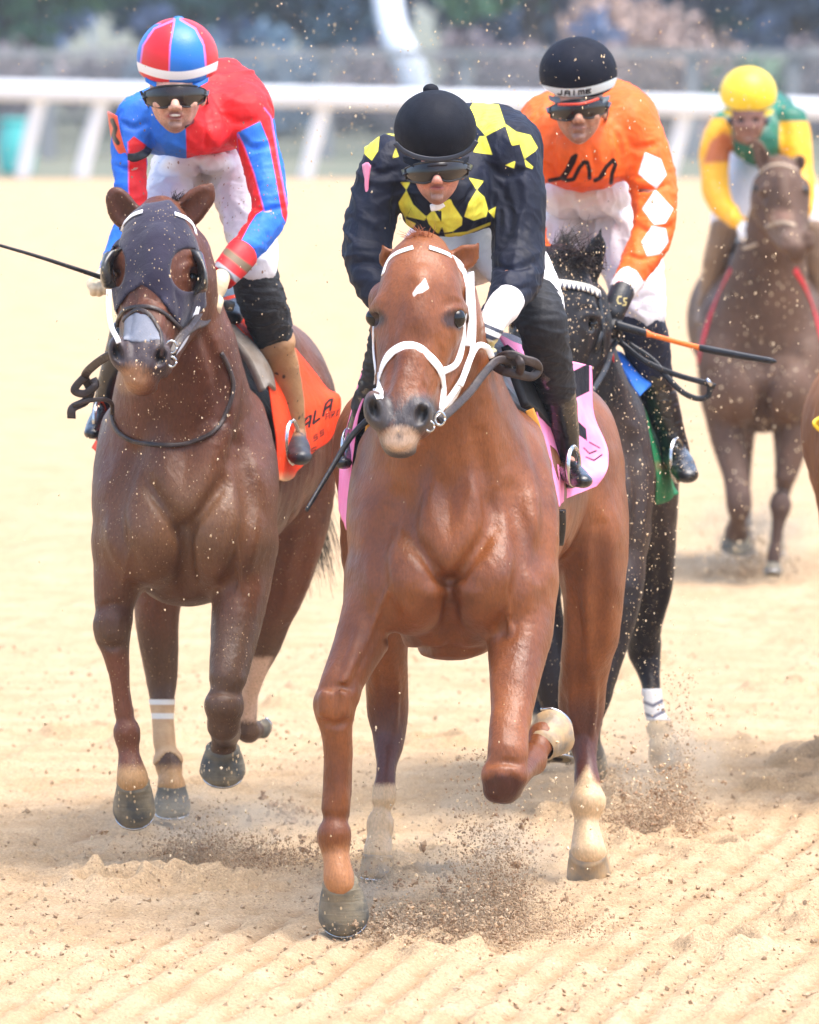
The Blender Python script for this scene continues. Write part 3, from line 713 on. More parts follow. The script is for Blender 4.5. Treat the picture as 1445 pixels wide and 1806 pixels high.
# hind legs
F.chain([(500, 760, 1.62, 95, 1, 1.5), (520, 860, 1.6, 72, 1, 1.6), (520, 940, 1.58, 55, 1, 1.5), (505, 1020, 1.6, 44, 1, 1.2), (480, 1090, 1.66, 36), (464, 1140, 1.72, 30, 1, 1.2), (452, 1180, 1.74, 20), (440, 1225, 1.8, 17), (436, 1262, 1.84, 18)], .04)
F.ell(436, 1288, 1.86, 22, 26, 22, .02)
F.chain([(442, 1292, 1.88, 17), (452, 1288, 1.92, 16)], .02)
F.chain([(300, 850, 1.62, 90, 1, 1.5), (285, 980, 1.6, 58, 1, 1.5), (277, 1080, 1.58, 40, 1, 1.2), (281, 1150, 1.6, 34), (285, 1205, 1.62, 27), (287, 1260, 1.58, 18), (290, 1310, 1.54, 18)], .04)
F.ell(297, 1345, 1.52, 25, 30, 26, .02)
F.chain([(300, 1365, 1.5, 20), (302, 1385, 1.48, 25)], .02)
mp2 = lambda x, y: (282 + (x - 745) * .92 + (y - 430) * .012, 368 + (y - 430) * .868)
head_prims(F, mp2, .92)
ear(F, [(234, 392), (216, 368), (204, 345), (195, 332)], -.08, 27, sc=1, open_=.75); ear(F, [(318, 388), (342, 362), (364, 340), (375, 320)], -.08, 27, open_=.75)
F.build(); F2 = F
head_marks(F, mp2, .9); MK[0] = 1.55
F.mark([(262, 850), (290, 885), (312, 915), (326, 935)], 13, -8, .03); F.mark([(390, 850), (362, 885), (340, 915), (328, 935)], 13, -8, .03)
F.mark([(326, 925), (328, 975), (330, 1040)], 12, -9, .03); F.mark([(282, 770), (292, 840), (312, 895)], 20, 7, .035); F.mark([(372, 770), (360, 840), (340, 895)], 20, 7, .035)
F.mark([(235, 800), (206, 880), (214, 960), (240, 1010)], 15, -8, .035); F.mark([(420, 790), (440, 880), (432, 960), (408, 1020)], 15, -8, .035)
F.mark([(360, 590), (386, 660), (392, 740)], 10, -5, .02); F.mark([(265, 900), (235, 960), (215, 1040)], 4, 2.4, .01); F.mark([(395, 900), (418, 970), (424, 1050)], 4, 2.4, .01)
F.mark([(176, 1072), (198, 1066), (222, 1070)], 6, -3, .01); F.mark([(176, 1136), (198, 1142), (220, 1136)], 6, -3, .01); F.mark([(368, 1225), (394, 1220), (422, 1226)], 6, -3, .01)
F.mark([(188, 1090), (190, 1120)], 7, 2.5, .01); F.mark([(210, 1090), (210, 1120)], 7, 2.5, .01); F.mark([(540, 860), (545, 950), (520, 1040)], 12, -5, .03, y0=.9); F.mark([(505, 900), (500, 1000), (480, 1080)], 9, -4, .02, y0=.9)
MK[0] = 1.0
mk = {
 'point': m_or(m_and(m_fn(lambda x, y, d: y - 1075), m_fn(lambda x, y, d: (1.2 - d) * 500)), m_and(m_fn(lambda x, y, d: y - 1110), m_fn(lambda x, y, d: (d - 1.2) * 500))),
 'shin': m_and(m_poly([(180, 1150), (240, 1150), (250, 1240), (262, 1400), (180, 1400)]), m_fn(lambda x, y, d: (.6 - d) * 500)),
 'pale': m_and(m_poly([(428, 1160), (480, 1160), (450, 1272), (415, 1272)]), m_fn(lambda x, y, d: (d - 1.2) * 500)),
 'sand': m_and(m_fn(lambda x, y, d: y - 1352), m_fn(lambda x, y, d: 1448 - y)),
 'muzz': m_and(m_or(m_ell(206, 622, 32, 40), m_ell(276, 628, 32, 40), m_ell(242, 625, 45, 45)), m_fn(lambda x, y, d: (-.2 - d) * 500)), 'dust': m_and(m_ell(325, 930, 150, 110), m_fn(lambda x, y, d: (.25 - d) * 500)),
 'lip': m_ell(236, 668, 30, 24), 'nos': m_or(m_ell(203, 620, 8, 14), m_ell(283, 628, 10, 13)),
}
DB = C(84, 52, 40)
BAY = M('dark_bay_coat', C(100, 57, 37), C(78, 44, 29), 5, .44, layers=[('dust', C(108, 76, 52), 70), ('point', C(86, 62, 46), 50), ('shin', C(108, 64, 44), 12), ('muzz', C(70, 60, 62), 8), ('lip', C(152, 112, 82), 9), ('nos', C(20, 14, 14), 4), ('pale', C(200, 170, 150), 5), ('sand', C(176, 136, 92), 8)],
        speck=[(95, .15, .22, C(205, 175, 140)), (140, .2, .35, C(150, 118, 84))], bump=[(16, .006, (1, 1, .6)), (45, .0015, (1, 1, .4)), (150, .0016, (1, 1, .3))], micro=(170, .2, (1, 1, .4)), spec=.32)
surf('body', F2, h2, BAY, mk, coat_disp(23))
def mpl(mp, L): return [mp(*p) for p in L]
eyes(f2, F2, [(338, 490, 14), (204, 487, 13)], h2)
hoof(f2, (235, 1378, -.01), (237, 1428, .06), 29, 38, h2)
hoof(f2, (303, 1384, 1.48), (304, 1430, 1.5), 25, 33, h2)
hoof(f2, (393, 1318, .26), (393, 1358, .3), 30, 41, h2, toe=(0, -.8, -.6))
hoof(f2, (452, 1289, 1.92), (464, 1280, 1.98), 14, 16, h2, toe=(.3, 0, -.9), front=.05)
# bandage on the near hind
WRAPT = M('tan_bandage', C(206, 170, 128), C(190, 152, 112), 30, .8, layers=[('stripe', C(232, 226, 214), 1.2)], bump=[(90, .002, (1, 1, 4))])
shell('leg_wrap', F2, m_and(m_fn(lambda x, y, d: y - 1232), m_fn(lambda x, y, d: 1340 - y - 12 * np.cos((x - 300) / 10)), m_fn(lambda x, y, d: (d - 1.2) * 500), m_fn(lambda x, y, d: 335 - x)), .004, h2, WRAPT,
      {'stripe': m_or(m_and(m_fn(lambda x, y, d: y - 1234), m_fn(lambda x, y, d: 1243 - y)), m_and(m_fn(lambda x, y, d: y - 1258), m_fn(lambda x, y, d: 1268 - y)))}, box=(240, 1220, 340, 1350, 1.3, 1.8))
# hood with two eye openings
HOOD = M('hood_cloth', C(38, 36, 54), C(50, 46, 64), 12, .85, spec=.2, speck=[(150, .25, .2, C(170, 150, 112)), (75, .15, .1, C(200, 176, 140))], bump=[(300, .0008), (30, .003)], sheen=.2)
hood_m = m_and(m_poly([(256, 358), (300, 352), (318, 372), (345, 420), (362, 470), (364, 540), (345, 560), (325, 590), (310, 565), (285, 530), (252, 502), (225, 520), (207, 545), (202, 570), (188, 530), (180, 480), (190, 430), (225, 380)]),
               m_fn(lambda x, y, d: (.03 - d) * 600), m_fn(lambda x, y, d: np.minimum(np.hypot((x - 331) / 30, (y - 476) / 38), np.hypot((x - 207) / 13, (y - 470) / 36)) * 20 - 20))
hood = shell('blinker_hood', F2, hood_m, .0055, h2, HOOD, disp=lambda V, N: .0012 * nz(V, 40, 9), box=(165, 340, 385, 600, -.4, .1))
for L in ([(318, 446), (340, 442), (356, 452)], ):
    pass
CUP = M('blinker_plastic', C(40, 40, 42), C(70, 70, 66), 20, .3, speck=[(110, .3, .3, C(150, 140, 110))], coat=.3)
sheet('blinker_cup', f2, [[(316, 446, -.235), (338, 440, -.26), (356, 446, -.26), (362, 470, -.22)], [(344, 470, -.2), (356, 470, -.3), (364, 478, -.31), (366, 490, -.22)], [(344, 495, -.18), (356, 500, -.31), (364, 505, -.31), (365, 510, -.2)], [(328, 520, -.225), (340, 522, -.27), (352, 516, -.27), (360, 515, -.2)]], hood, CUP, 8, 8, .003)
sheet('blinker_cup', f2, [[(222, 438, -.22), (204, 440, -.27), (186, 446, -.27), (182, 452, -.2)], [(200, 465, -.19), (192, 462, -.29), (180, 466, -.3), (179, 470, -.2)], [(200, 485, -.18), (192, 486, -.29), (180, 488, -.3), (178, 490, -.2)], [(206, 506, -.2), (196, 508, -.26), (184, 506, -.27), (179, 500, -.2)]], hood, CUP, 8, 8, .003)
PATCH = M('nose_patch', C(128, 132, 144), C(116, 120, 132), 30, .75, bump=[(200, .001)])
shell('nose_patch', F2, m_poly([(218, 556), (238, 550), (268, 554), (284, 590), (286, 600), (262, 604), (240, 606), (216, 600), (219, 580)]), .003, h2, PATCH, box=(205, 540, 295, 620, -.6, -.2))
br = strap('bridle', F2, [[(254, 377), (238, 383), (226, 394), (219, 404)]], 10, h2, WHITEST, off=.010)
strap('crown_strap', F2, [[(306, 381), (324, 388), (336, 400), (341, 416)]], 10, br, WHITEST, off=.010)
strap('noseband', F2, [[(207, 577), (212, 558), (226, 545), (250, 541), (275, 545), (295, 558), (310, 572), (318, 580)], [(219, 566), (236, 550), (250, 547), (264, 556), (276, 574), (284, 595), (284, 630)]], 8, br, LEATHER, th=.005)
strap('cheek_strap', F2, [[(350, 520), (345, 545), (338, 565), (322, 600), (305, 622)], [(346, 530), (330, 580)]], 13, br, WHITEST, off=.006)
strap('cheek_strap', F2, [[(192, 510), (192, 550), (198, 580), (210, 605)]], 9, br, WHITEST, off=.006)
tube('chin_strap', pp(f2, [(303, 625, -.42), (315, 600, -.38), (335, 580, -.30), (360, 568, -.12), (368, 556, -.04)]), .012, .004, br, LEATHER)
for cx_, cy_, r_ in ((302, 612, 10), (303, 638, 8)):
    tube('bit_ring', [W(cx_ + r_ * math.cos(a), cy_ + r_ * 1.1 * math.sin(a), 27.84 - .43) for a in np.linspace(0, 2 * math.pi, 17)], .0032, .0032, br, STEEL, n=1)
tube('rein', pp(f2, [(300, 632, -.42), (318, 600, -.38), (342, 568, -.25), (362, 535, -.06), (372, 515, .0)]), .01, .004, br, LEATHER)
tube('rein', pp(f2, [(206, 625, -.42), (190, 628, -.38), (165, 645, -.3), (150, 664, -.2), (160, 690, -.18), (150, 708, -.18), (128, 720, -.2), (126, 738, -.2)]), .012, .004, br, LEATHER)
tube('rein', pp(f2, [(150, 664, -.2), (135, 680, -.2), (132, 690, -.2), (150, 694, -.2), (168, 680, -.2), (164, 668, -.19)]), .011, .004, br, LEATHER)
tube('rein', pp(f2, [(128, 716, -.2), (160, 706, -.2), (185, 705, -.2), (197, 712, -.18), (198, 730, -.12)]), .006, .004, br, LEATHER)
strap('rein', F2, [(198, 728), (208, 758), (235, 777), (290, 786), (340, 780), (380, 760), (402, 720), (410, 680), (402, 650), (388, 622)], 8, br, LEATHER, th=.004, off=.006, n=8)
for gz in ((195, 610), ):
    pass
TAILM = M('dark_hair', C(36, 28, 26), C(60, 48, 42), 40, .45)
rg = np.random.default_rng(5)
hair('tail', [W(500 + rg.uniform(-8, 8), 700 + rg.uniform(-10, 10), 29.8) for _ in range(420)], [W(555 + rg.normal() * 18, 985 + rg.normal() * 26, 30.6) for _ in range(420)], h2, TAILM, .0016, .05, .012, 7)
hair('forelock', [W(308 + rg.uniform(-8, 8), 366 + rg.uniform(-6, 6), 27.76) for _ in range(120)], [W(314 + rg.uniform(-14, 16), 345 + rg.uniform(-8, 14), 27.74) for _ in range(120)], h2, TAILM, .0012, .008)

# ================================================================ THIRD HORSE (near black)
f3 = Fig(29.7)
h3 = empty('horse', W(1000, 1425, 30.3), 'near-black horse with blue and white browband behind the chestnut horse', 'horse', 'horses galloping towards the camera')
F = Field(f3)
F.chain([(1005, 800, .22, 125, 1, 1, 1.4), (1000, 780, .6, 150, 1, 1, 1.2), (1005, 770, 1.0, 165, 1, 1, 1.05), (1015, 760, 1.4, 160, 1, 1, 1), (1020, 755, 1.75, 150)], .05)
F.ell(1100, 790, 1.6, 85, 180, 120, .06); F.ell(950, 790, 1.6, 80, 180, 120, .06)
F.chain([(1075, 740, .3, 60, 1, 1.6), (1092, 840, .15, 62, 1, 1.6), (1088, 930, .08, 60, 1, 1.4)], .06)
F.chain([(925, 740, .3, 58, 1, 1.6), (908, 840, .15, 60, 1, 1.6), (912, 930, .08, 56, 1, 1.4)], .06)
F.ell(945, 900, 0, 74, 80, 82, .03); F.ell(1055, 900, 0, 74, 80, 82, .03); F.ell(1000, 960, .14, 80, 85, 50, .05)
F.chain([(990, 520, .0, 58, 1, 1.4), (998, 590, .06, 74, 1, 1.35), (1002, 650, .12, 92, 1, 1.25), (1003, 720, .16, 112, 1, 1.1), (1000, 800, .18, 130, 1, .9)], .04)
F.chain([(1088, 950, .1, 54, 1, 1.3), (1088, 1040, .0, 47, 1, 1.2), (1072, 1130, -.03, 38), (1058, 1190, -.05, 32), (1048, 1225, -.05, 33), (1044, 1265, 0, 21), (1042, 1300, .1, 18), (1042, 1325, .14, 24)], .035)
F.chain([(915, 950, .1, 52, 1, 1.3), (945, 1040, .08, 42, 1, 1.2), (965, 1120, .05, 34), (975, 1185, .03, 31), (978, 1225, .03, 30), (982, 1265, .03, 20), (985, 1300, .02, 24), (986, 1318, .02, 26)], .035)
F.chain([(1115, 800, 1.58, 88, 1, 1.5), (1138, 890, 1.56, 58, 1, 1.6), (1151, 960, 1.54, 42, 1, 1.4), (1153, 1040, 1.56, 33, 1, 1.2), (1139, 1105, 1.64, 29, 1, 1.2), (1136, 1142, 1.7, 31, 1, 1.1), (1144, 1180, 1.68, 21), (1149, 1215, 1.64, 16), (1155, 1255, 1.6, 16)], .035, 6)
F.ell(1163, 1284, 1.58, 24, 28, 22, .02); F.chain([(1166, 1298, 1.57, 18), (1170, 1314, 1.56, 25)], .02)
F.chain([(950, 850, 1.58, 85, 1, 1.5), (955, 980, 1.56, 48, 1, 1.4), (950, 1090, 1.6, 34), (952, 1180, 1.64, 27), (955, 1240, 1.62, 18), (958, 1290, 1.6, 22)], .04)
mp3 = lambda x, y: (986 + (x - 745) * .93 + (y - 430) * -.02, 452 + (y - 430) * .9)
head_prims(F, mp3, .93)
ear(F, [(1040, 490), (1048, 455), (1056, 425), (1060, 402)], -.08, 19, open_=.7); ear(F, [(958, 490), (952, 460), (952, 435), (956, 420)], -.08, 19, open_=.7)
F.build(); F3 = F
head_marks(F, mp3, .93)
F.mark([(1118, 780), (1130, 860), (1120, 950)], 15, -7, .035); F.mark([(1160, 900), (1165, 1000), (1160, 1090)], 9, -4, .02, y0=.9); F.mark([(1078, 960), (1086, 1060), (1074, 1150)], 5, 3, .012)
SP3 = [(90, .15, .3, C(196, 172, 140)), (140, .2, .4, C(150, 126, 98))]
mk = {'muzz': m_fn(lambda x, y, d: -100 + 0 * x), 'pale': m_and(m_fn(lambda x, y, d: y - 1262), m_fn(lambda x, y, d: (d - 1.2) * 500)),
      'head': m_and(m_fn(lambda x, y, d: 720 - y), m_fn(lambda x, y, d: (.06 - d) * 400)), 'leg': m_fn(lambda x, y, d: y - 1010)}
DARK = M('black_brown_coat', C(64, 51, 46), C(46, 37, 34), 5, .48, layers=[('head', C(26, 23, 25), 14), ('leg', C(34, 28, 30), 25), ('pale', C(205, 178, 140), 6)], speck=SP3,
         bump=[(16, .006, (1, 1, .6)), (45, .0015, (1, 1, .4)), (150, .0016, (1, 1, .3))], micro=(170, .2, (1, 1, .4)), spec=.25)
b3 = surf('body', F3, h3, DARK, mk, coat_disp(31))
eyes(f3, F3, [(1043, 572, 12), (909, 570, 11)], h3)
hoof(f3, (1170, 1306, 1.56), (1174, 1334, 1.60), 25, 30, h3, HOOFT)
hoof(f3, (986, 1312, .02), (984, 1342, 0), 25, 34, h3, HOOFM)
hoof(f3, (1042, 1325, .14), (1042, 1350, .22), 24, 30, h3)
hoof(f3, (958, 1298, 1.6), (958, 1330, 1.58), 24, 32, h3)
WRAPB = M('white_blue_bandage', C(226, 224, 224), None, 30, .8, layers=[('stripe', C(52, 62, 100), 1)], speck=[(110, .25, .3, C(190, 160, 120))], bump=[(90, .002, (1, 1, 4))])
shell('leg_wrap', F3, m_and(m_fn(lambda x, y, d: y - 1214), m_fn(lambda x, y, d: 1272 - y), m_fn(lambda x, y, d: (d - 1.2) * 500), m_fn(lambda x, y, d: x - 1100)), .004, h3, WRAPB,
      {'stripe': m_or(*[m_stroke([[(1130, yy), (1152, yy + 9), (1180, yy - 6)]], 3) for yy in (1236, 1256)])}, box=(1110, 1200, 1200, 1285, 1.3, 1.85))
BAND = M('browband', C(222, 216, 200), None, 30, .5, layers=[('tri', C(40, 46, 70), .8)])
Pb, Nb = strap_pts(F3, [(900, 494), (940, 499), (980, 501), (1015, 505), (1040, 511), (1056, 520)], .005, 40)
Vb, Fb = tube_v(Pb, Nb, 8.5 / PS(29.7), .004, 12)
pxb, pyb = proj(Vb); cyb = np.interp(pxb, [900, 940, 980, 1015, 1040, 1056], [494, 499, 501, 505, 511, 520])
br = link('browband', mesh_np('browband', Vb, Fb, attrs={'tri': (np.abs((pxb / 8.2) % 1 - .5) * 17 - (cyb + 7.5 - pyb) * .55)}), h3, BAND)
strap('cheek_strap', F3, [[(1056, 522), (1062, 560), (1066, 610), (1058, 660), (1040, 700)], [(1062, 585), (1050, 620)]], 9, br, BLACKST)
tube('rein', pp(f3, [(1045, 690, -.3), (1068, 650, -.15), (1082, 610, .0), (1096, 598, .02)]), .009, .004, br, BLACKST)
tube('rein', pp(f3, [(1092, 602, .02), (1130, 632, -.02), (1160, 648, -.03), (1200, 663, -.04), (1240, 674, -.05), (1262, 682, -.05)]), .0085, .004, br, BLACKST)
tube('rein', pp(f3, [(1108, 606, .03), (1150, 634, .0), (1180, 668, -.04), (1205, 692, -.05), (1232, 703, -.05), (1250, 697, -.05), (1252, 676, -.05)]), .0085, .004, br, BLACKST)
tube('rein_buckle', pp(f3, [(1246, 668, -.06), (1256, 680, -.06)]), .006, .003, br, STEEL, n=2)
rg = np.random.default_rng(8)
hair('forelock', [W(1000 + rg.normal() * 26, 462 + rg.uniform(-14, 20), 29.62) for _ in range(520)], [W(1004 + rg.normal() * 26, 470 + rg.normal() * 22, 29.44) for _ in range(520)], h3, TAILM, .0016, .02, .008)
hair('mane', [W(985 + rg.uniform(-10, 14), 440 + rg.uniform(-6, 20), 29.7) for _ in range(160)], [W(1010 + rg.uniform(-24, 22), 402 + abs(rg.normal()) * 12, 29.75) for _ in range(160)], h3, TAILM, .001, .02, .006)

# ================================================================ FAR HORSE (brown)
f4 = Fig(41.0)
h4 = empty('horse', W(1345, 1020, 41.6), 'distant dusty brown horse with red breast strap at far right', 'horse', 'horses galloping towards the camera')
F = Field(f4, (.01, .013, .01))
F.chain([(1345, 600, .22, 88, 1, 1, 1.4), (1345, 580, .6, 115, 1, 1, 1.2), (1345, 570, 1.0, 132, 1, 1, 1.0), (1345, 560, 1.4, 132, 1, 1, 1), (1345, 560, 1.75, 122)], .05)
F.chain([(1275, 560, .3, 40, 1, 1.6), (1270, 630, .15, 42, 1, 1.6), (1280, 700, .08, 40, 1, 1.4)], .06)
F.chain([(1415, 560, .3, 40, 1, 1.6), (1420, 630, .15, 42, 1, 1.6), (1410, 700, .08, 42, 1, 1.4)], .06)
F.ell(1305, 690, 0, 48, 52, 56, .03); F.ell(1385, 690, 0, 50, 52, 56, .03); F.ell(1345, 730, .14, 52, 52, 34, .05)
F.chain([(1372, 330, .0, 38, 1, 1.4), (1366, 400, .06, 50, 1, 1.35), (1358, 460, .12, 64, 1, 1.2), (1350, 520, .16, 78, 1, 1.1), (1345, 600, .18, 88, 1, .9)], .04)
F.chain([(1272, 690, .1, 38, 1, 1.3), (1282, 770, .05, 30, 1, 1.2), (1298, 840, -.08, 23), (1304, 890, -.12, 23), (1302, 915, -.05, 15), (1300, 938, .06, 22)], .03)
F.chain([(1418, 690, .1, 38, 1, 1.3), (1402, 770, .05, 29, 1, 1.2), (1386, 840, .0, 20)], .03)
F.ell(1377, 890, 0, 20, 20, 26, .015)
F.chain([(1376, 905, 0, 14), (1370, 950, .0, 9.5), (1366, 978, .0, 13), (1364, 995, 0, 10)], .015)
F.chain([(1300, 640, 1.55, 60, 1, 1.4), (1300, 760, 1.5, 34), (1308, 860, 1.5, 17), (1318, 940, 1.5, 11), (1323, 985, 1.5, 13)], .04)
F.chain([(1400, 640, 1.55, 60, 1, 1.4), (1396, 760, 1.5, 34), (1384, 850, 1.5, 17), (1372, 910, 1.5, 11), (1370, 950, 1.4, 13)], .04)
mp4 = lambda x, y: (1378 - (x - 745) * .56 + (y - 430) * .015, 285 + (y - 430) * .47)
head_prims(F, mp4, .51)
ear(F, [(1352, 300), (1344, 275), (1334, 252), (1328, 236)], -.08, 15); ear(F, [(1400, 300), (1412, 282), (1420, 268)], -.08, 14)
F.build(); F4 = F
F.mark([(1312, 640), (1336, 680), (1346, 730)], 9, -6, .03); F.mark([(1380, 640), (1356, 680), (1346, 730)], 9, -6, .03)
mk = {'muzz': m_ell(1382, 420, 34, 22), 'leg': m_fn(lambda x, y, d: y - 850), 'blaze': m_ell(1376, 385, 18, 16)}
SP4 = [(40, .2, .3, C(200, 180, 150))]
surf('body', F4, h4, M('brown_coat', C(98, 74, 60), C(82, 62, 50), 4, .6, spec=.2, layers=[('leg', C(88, 70, 62), 45), ('blaze', C(150, 116, 98), 8), ('muzz', C(108, 86, 74), 10)], speck=SP4, bump=[(14, .008)], micro=(90, .2, (1, 1, .3))), mk)
eyes(f4, F4, [(1336, 334, 8), (1419, 336, 8)], h4)
hoof(f4, (1300, 942, .08), (1298, 966, .1), 22, 28, h4, toe=(0, -.8, -.6)); hoof(f4, (1364, 996, 0), (1363, 1014, -.02), 13, 17, h4)
hoof(f4, (1323, 988, 1.5), (1324, 1010, 1.48), 15, 19, h4); hoof(f4, (1370, 950, 1.4), (1370, 970, 1.42), 13, 16, h4)
REDST = M('red_strap', C(196, 24, 36), C(170, 20, 30), 20, .5)
strap('breast_strap', F4, [[(1290, 475), (1272, 510), (1252, 560), (1238, 610), (1232, 640)]], 13, h4, REDST)
strap('breast_strap', F4, [[(1402, 475), (1422, 510), (1440, 560), (1452, 610)]], 12, h4, REDST)
br = strap('bridle', F4, [[(1340, 305), (1358, 292), (1384, 290), (1406, 300)], [(1336, 430), (1320, 436), (1296, 440)]], 6, h4, M('tan_strap', C(176, 156, 132), None, 10, .6))
strap('noseband', F4, [[(1352, 400), (1366, 394), (1386, 392), (1404, 398)]], 6, br, bpy.data.materials['tan_strap'])
# ---------------------------------------------------------------- riders
SKIN = lambda nm, c: M(nm, c, tuple(v * .72 for v in c[:3]) + (1,), 42, .5, layers=[('lips', C(150, 70, 66), 2.2), ('stub', C(150, 112, 96), 6), ('teeth', C(225, 220, 210), .8)], sss=.05, speck=[(260, .25, .14, C(110, 76, 60))], bump=[(160, .0008), (45, .002)], micro=(150, .12, (1, 1, 1)))
LENS = M('goggle_lens', C(16, 11, 10), C(40, 30, 26), 16, .14, spec=.45)
FRAME = M('goggle_frame', C(22, 20, 20), None, 10, .35)
def fist(F, wr, kn, ax, dn, w, ln, infl=0.0):
    """wr wrist, kn middle of the knuckle line (px,py,dz); ax along the knuckles, dn direction the fingers hang (px units)"""
    F.chain([(wr[0], wr[1], wr[2], w * 1.15), ((wr[0] + kn[0]) / 2, (wr[1] + kn[1]) / 2, (wr[2] + kn[2]) / 2, w * 1.55, 1, .8), (kn[0], kn[1], kn[2] + .008, w * 1.5, 1, .7)], .006, infl=infl)
    for i in range(4):
        o = (i - 1.5) * w * 1.12; l = ln * (.92, 1.05, 1.0, .82)[i]; r = w * (.58, .62, .6, .52)[i]
        bx, by = kn[0] + ax[0] * o, kn[1] + ax[1] * o
        F.chain([(bx, by, kn[2] - .006, r), (bx + dn[0] * l * .55, by + dn[1] * l * .55, kn[2] - .024, r * .95), (bx + dn[0] * l, by + dn[1] * l, kn[2] - .010, r * .9), (bx + dn[0] * l * .8, by + dn[1] * l * .8, kn[2] + .016, r * .8)], .0025, 3, infl=infl)
    tx, ty = kn[0] - ax[0] * w * 2.1, kn[1] - ax[1] * w * 2.1
    F.chain([((wr[0] + tx) / 2, (wr[1] + ty) / 2, kn[2] + .004, w * .75), (tx, ty, kn[2] - .012, w * .68), (tx + dn[0] * ln * .5 + ax[0] * w * .6, ty + dn[1] * ln * .5 + ax[1] * w * .6, kn[2] - .026, w * .6)], .004, 3, infl=infl)
def face_prims(F, cx, cy, dz, s, mouth=0, yaw=0):
    """cx,cy: bridge of the nose"""
    X = lambda x, z=0: cx + x * s + yaw * (-z) * 60
    def c(p, k=.006, sub=False, n=3): F.chain([(X(q[0], q[2]), cy + q[1] * s, dz + q[2] * s, q[3] * s, *q[4:]) for q in p], k, n, sub)
    def e(x, y, z, a, b, d, k=.006, sub=False, rot=0): F.ell(X(x, z), cy + y * s, dz + z * s, a * s, b * s, d * s, k, sub, rot)
    e(0, -44, .075, 52, 62, 56, .01)
    c([(0, -8, .02, 50, 1, 1.1), (0, 14, .005, 44, 1, 1.0), (0, 34, 0, 31, 1, 1.0), (0, 48, -.005, 20, 1, 1.0)], .012)
    e(0, -17, -.052, 34, 14, 9, .01)                      # brow
    e(-26, 14, -.035, 15, 16, 13, .012); e(26, 14, -.035, 15, 16, 13, .012)
    c([(0, -10, -.066, 6), (0, 6, -.082, 7.5), (0, 17, -.098, 9.5)], .006)
    e(-9, 20, -.083, 6.5, 8, 5.5, .003); e(9, 20, -.083, 6.5, 8, 5.5, .003)
    e(-5, 23.5, -.094, 3, 4, 2, .002, True); e(5, 23.5, -.094, 3, 4, 2, .002, True)
    c([(-17, 22, -.066, 3), (-22, 34, -.058, 3)], .006, True); c([(17, 22, -.066, 3), (22, 34, -.058, 3)], .006, True)
    e(0, 33, -.070, 17, 10, 5, .006); e(0, 40, -.067, 14, 9, 4.5, .006)
    if mouth: e(1, 36, -.086, 16, 16, 5.2, .003, True); e(1, 33.5, -.070, 12, 6, 2.6, .001)
    else: c([(-15, 36, -.088, 1.5), (0, 36.5, -.094, 1.8), (15, 36, -.088, 1.5)], .003, True)
    e(0, 52, -.056, 14, 12, 10, .012)
    e(0, 44.5, -.077, 12, 6, 2.5, .005, True)
    for sx in (-1, 1):
        e(sx * 53, 2, .045, 7, 13, 15, .006, rot=-8 * sx); e(sx * 57, 2, .032, 4, 6, 9, .003, True)
        e(sx * 20, -3, -.072, 12, 10, 8, .006, True)
        e(sx * 20, -3, -.042, 9, 9, 7, .002)
    c([(0, 6, .12, 34), (0, 22, .2, 36), (0, 34, .32, 42)], .015)
def face_marks(F, cx, cy, s, mouth=0):
    mk_ = lambda p, r, h, k=.003: F.mark([(cx + q[0] * s, cy + q[1] * s) for q in p], r * s, h * s, k)
    for q in (-1, 1):
        mk_([(q * 12, 20), (q * 19, 27), (q * 23, 38), (q * 20, 46)], 2.6, -2.2); mk_([(q * 30, 12), (q * 36, 24), (q * 34, 38)], 3, -1.6, .006)
        mk_([(q * 22, 20), (q * 32, 14), (q * 42, 6)], 6, 2.5, .008)
    mk_([(-9, 29), (0, 31), (9, 29)], 2.2, -1.2); mk_([(-12, 46), (0, 48), (12, 46)], 2.6, -1.6); mk_([(0, 24), (0, 30)], 2, -1)
    mk_([(-16, 60), (0, 63), (16, 60)], 4, 1.5, .006)
def helmet(fig, cx, cy, dz, rx, rz, yb_side, yb_mid, parent, mat, masks=None, ry=None, knob=None, name='helmet', res=(.004, .005, .004)):
    H = Field(fig, res); H.ell(cx, cy, dz, rx, ry or rx * 1.18, rz, .004)
    if knob: H.ell(knob[0], knob[1], dz + knob[2], knob[3], knob[3], knob[4], .006)
    q = PS(fig.D)
    a = W(cx - rx, yb_side, fig.D + dz); b = W(cx + rx, yb_side, fig.D + dz); c = W(cx, yb_mid, fig.D + dz - (ry or rx * 1.18) * .9 / q)
    n = np.cross(c - a, b - a); n = n if n[2] < 0 else -n
    H.plane(a, n, .006); H.build()
    return surf(name, H, parent, mat, masks), H
def visor(fig, cx, y0, dz, rx, sag, drop, out, parent, mat, th=.004, up=6):
    rows = []
    for k_, (fd, fo) in enumerate(((0, 0), (.5, .6), (1, 1))):
        r = []
        for t in np.linspace(-1, 1, 7):
            edge = math.sqrt(max(0, 1 - t * t * .92))
            r.append((cx + t * rx * (1 - .03 * fd), y0 + sag * (1 - t * t) - up * (1 - fd) + drop * fd * edge, dz - (.62 + .4 * edge) * rx / 680 * 1.05 - out * fo * edge))
        rows.append(r)
    return sheet('visor', fig, rows, parent, mat, 5, 5, th)
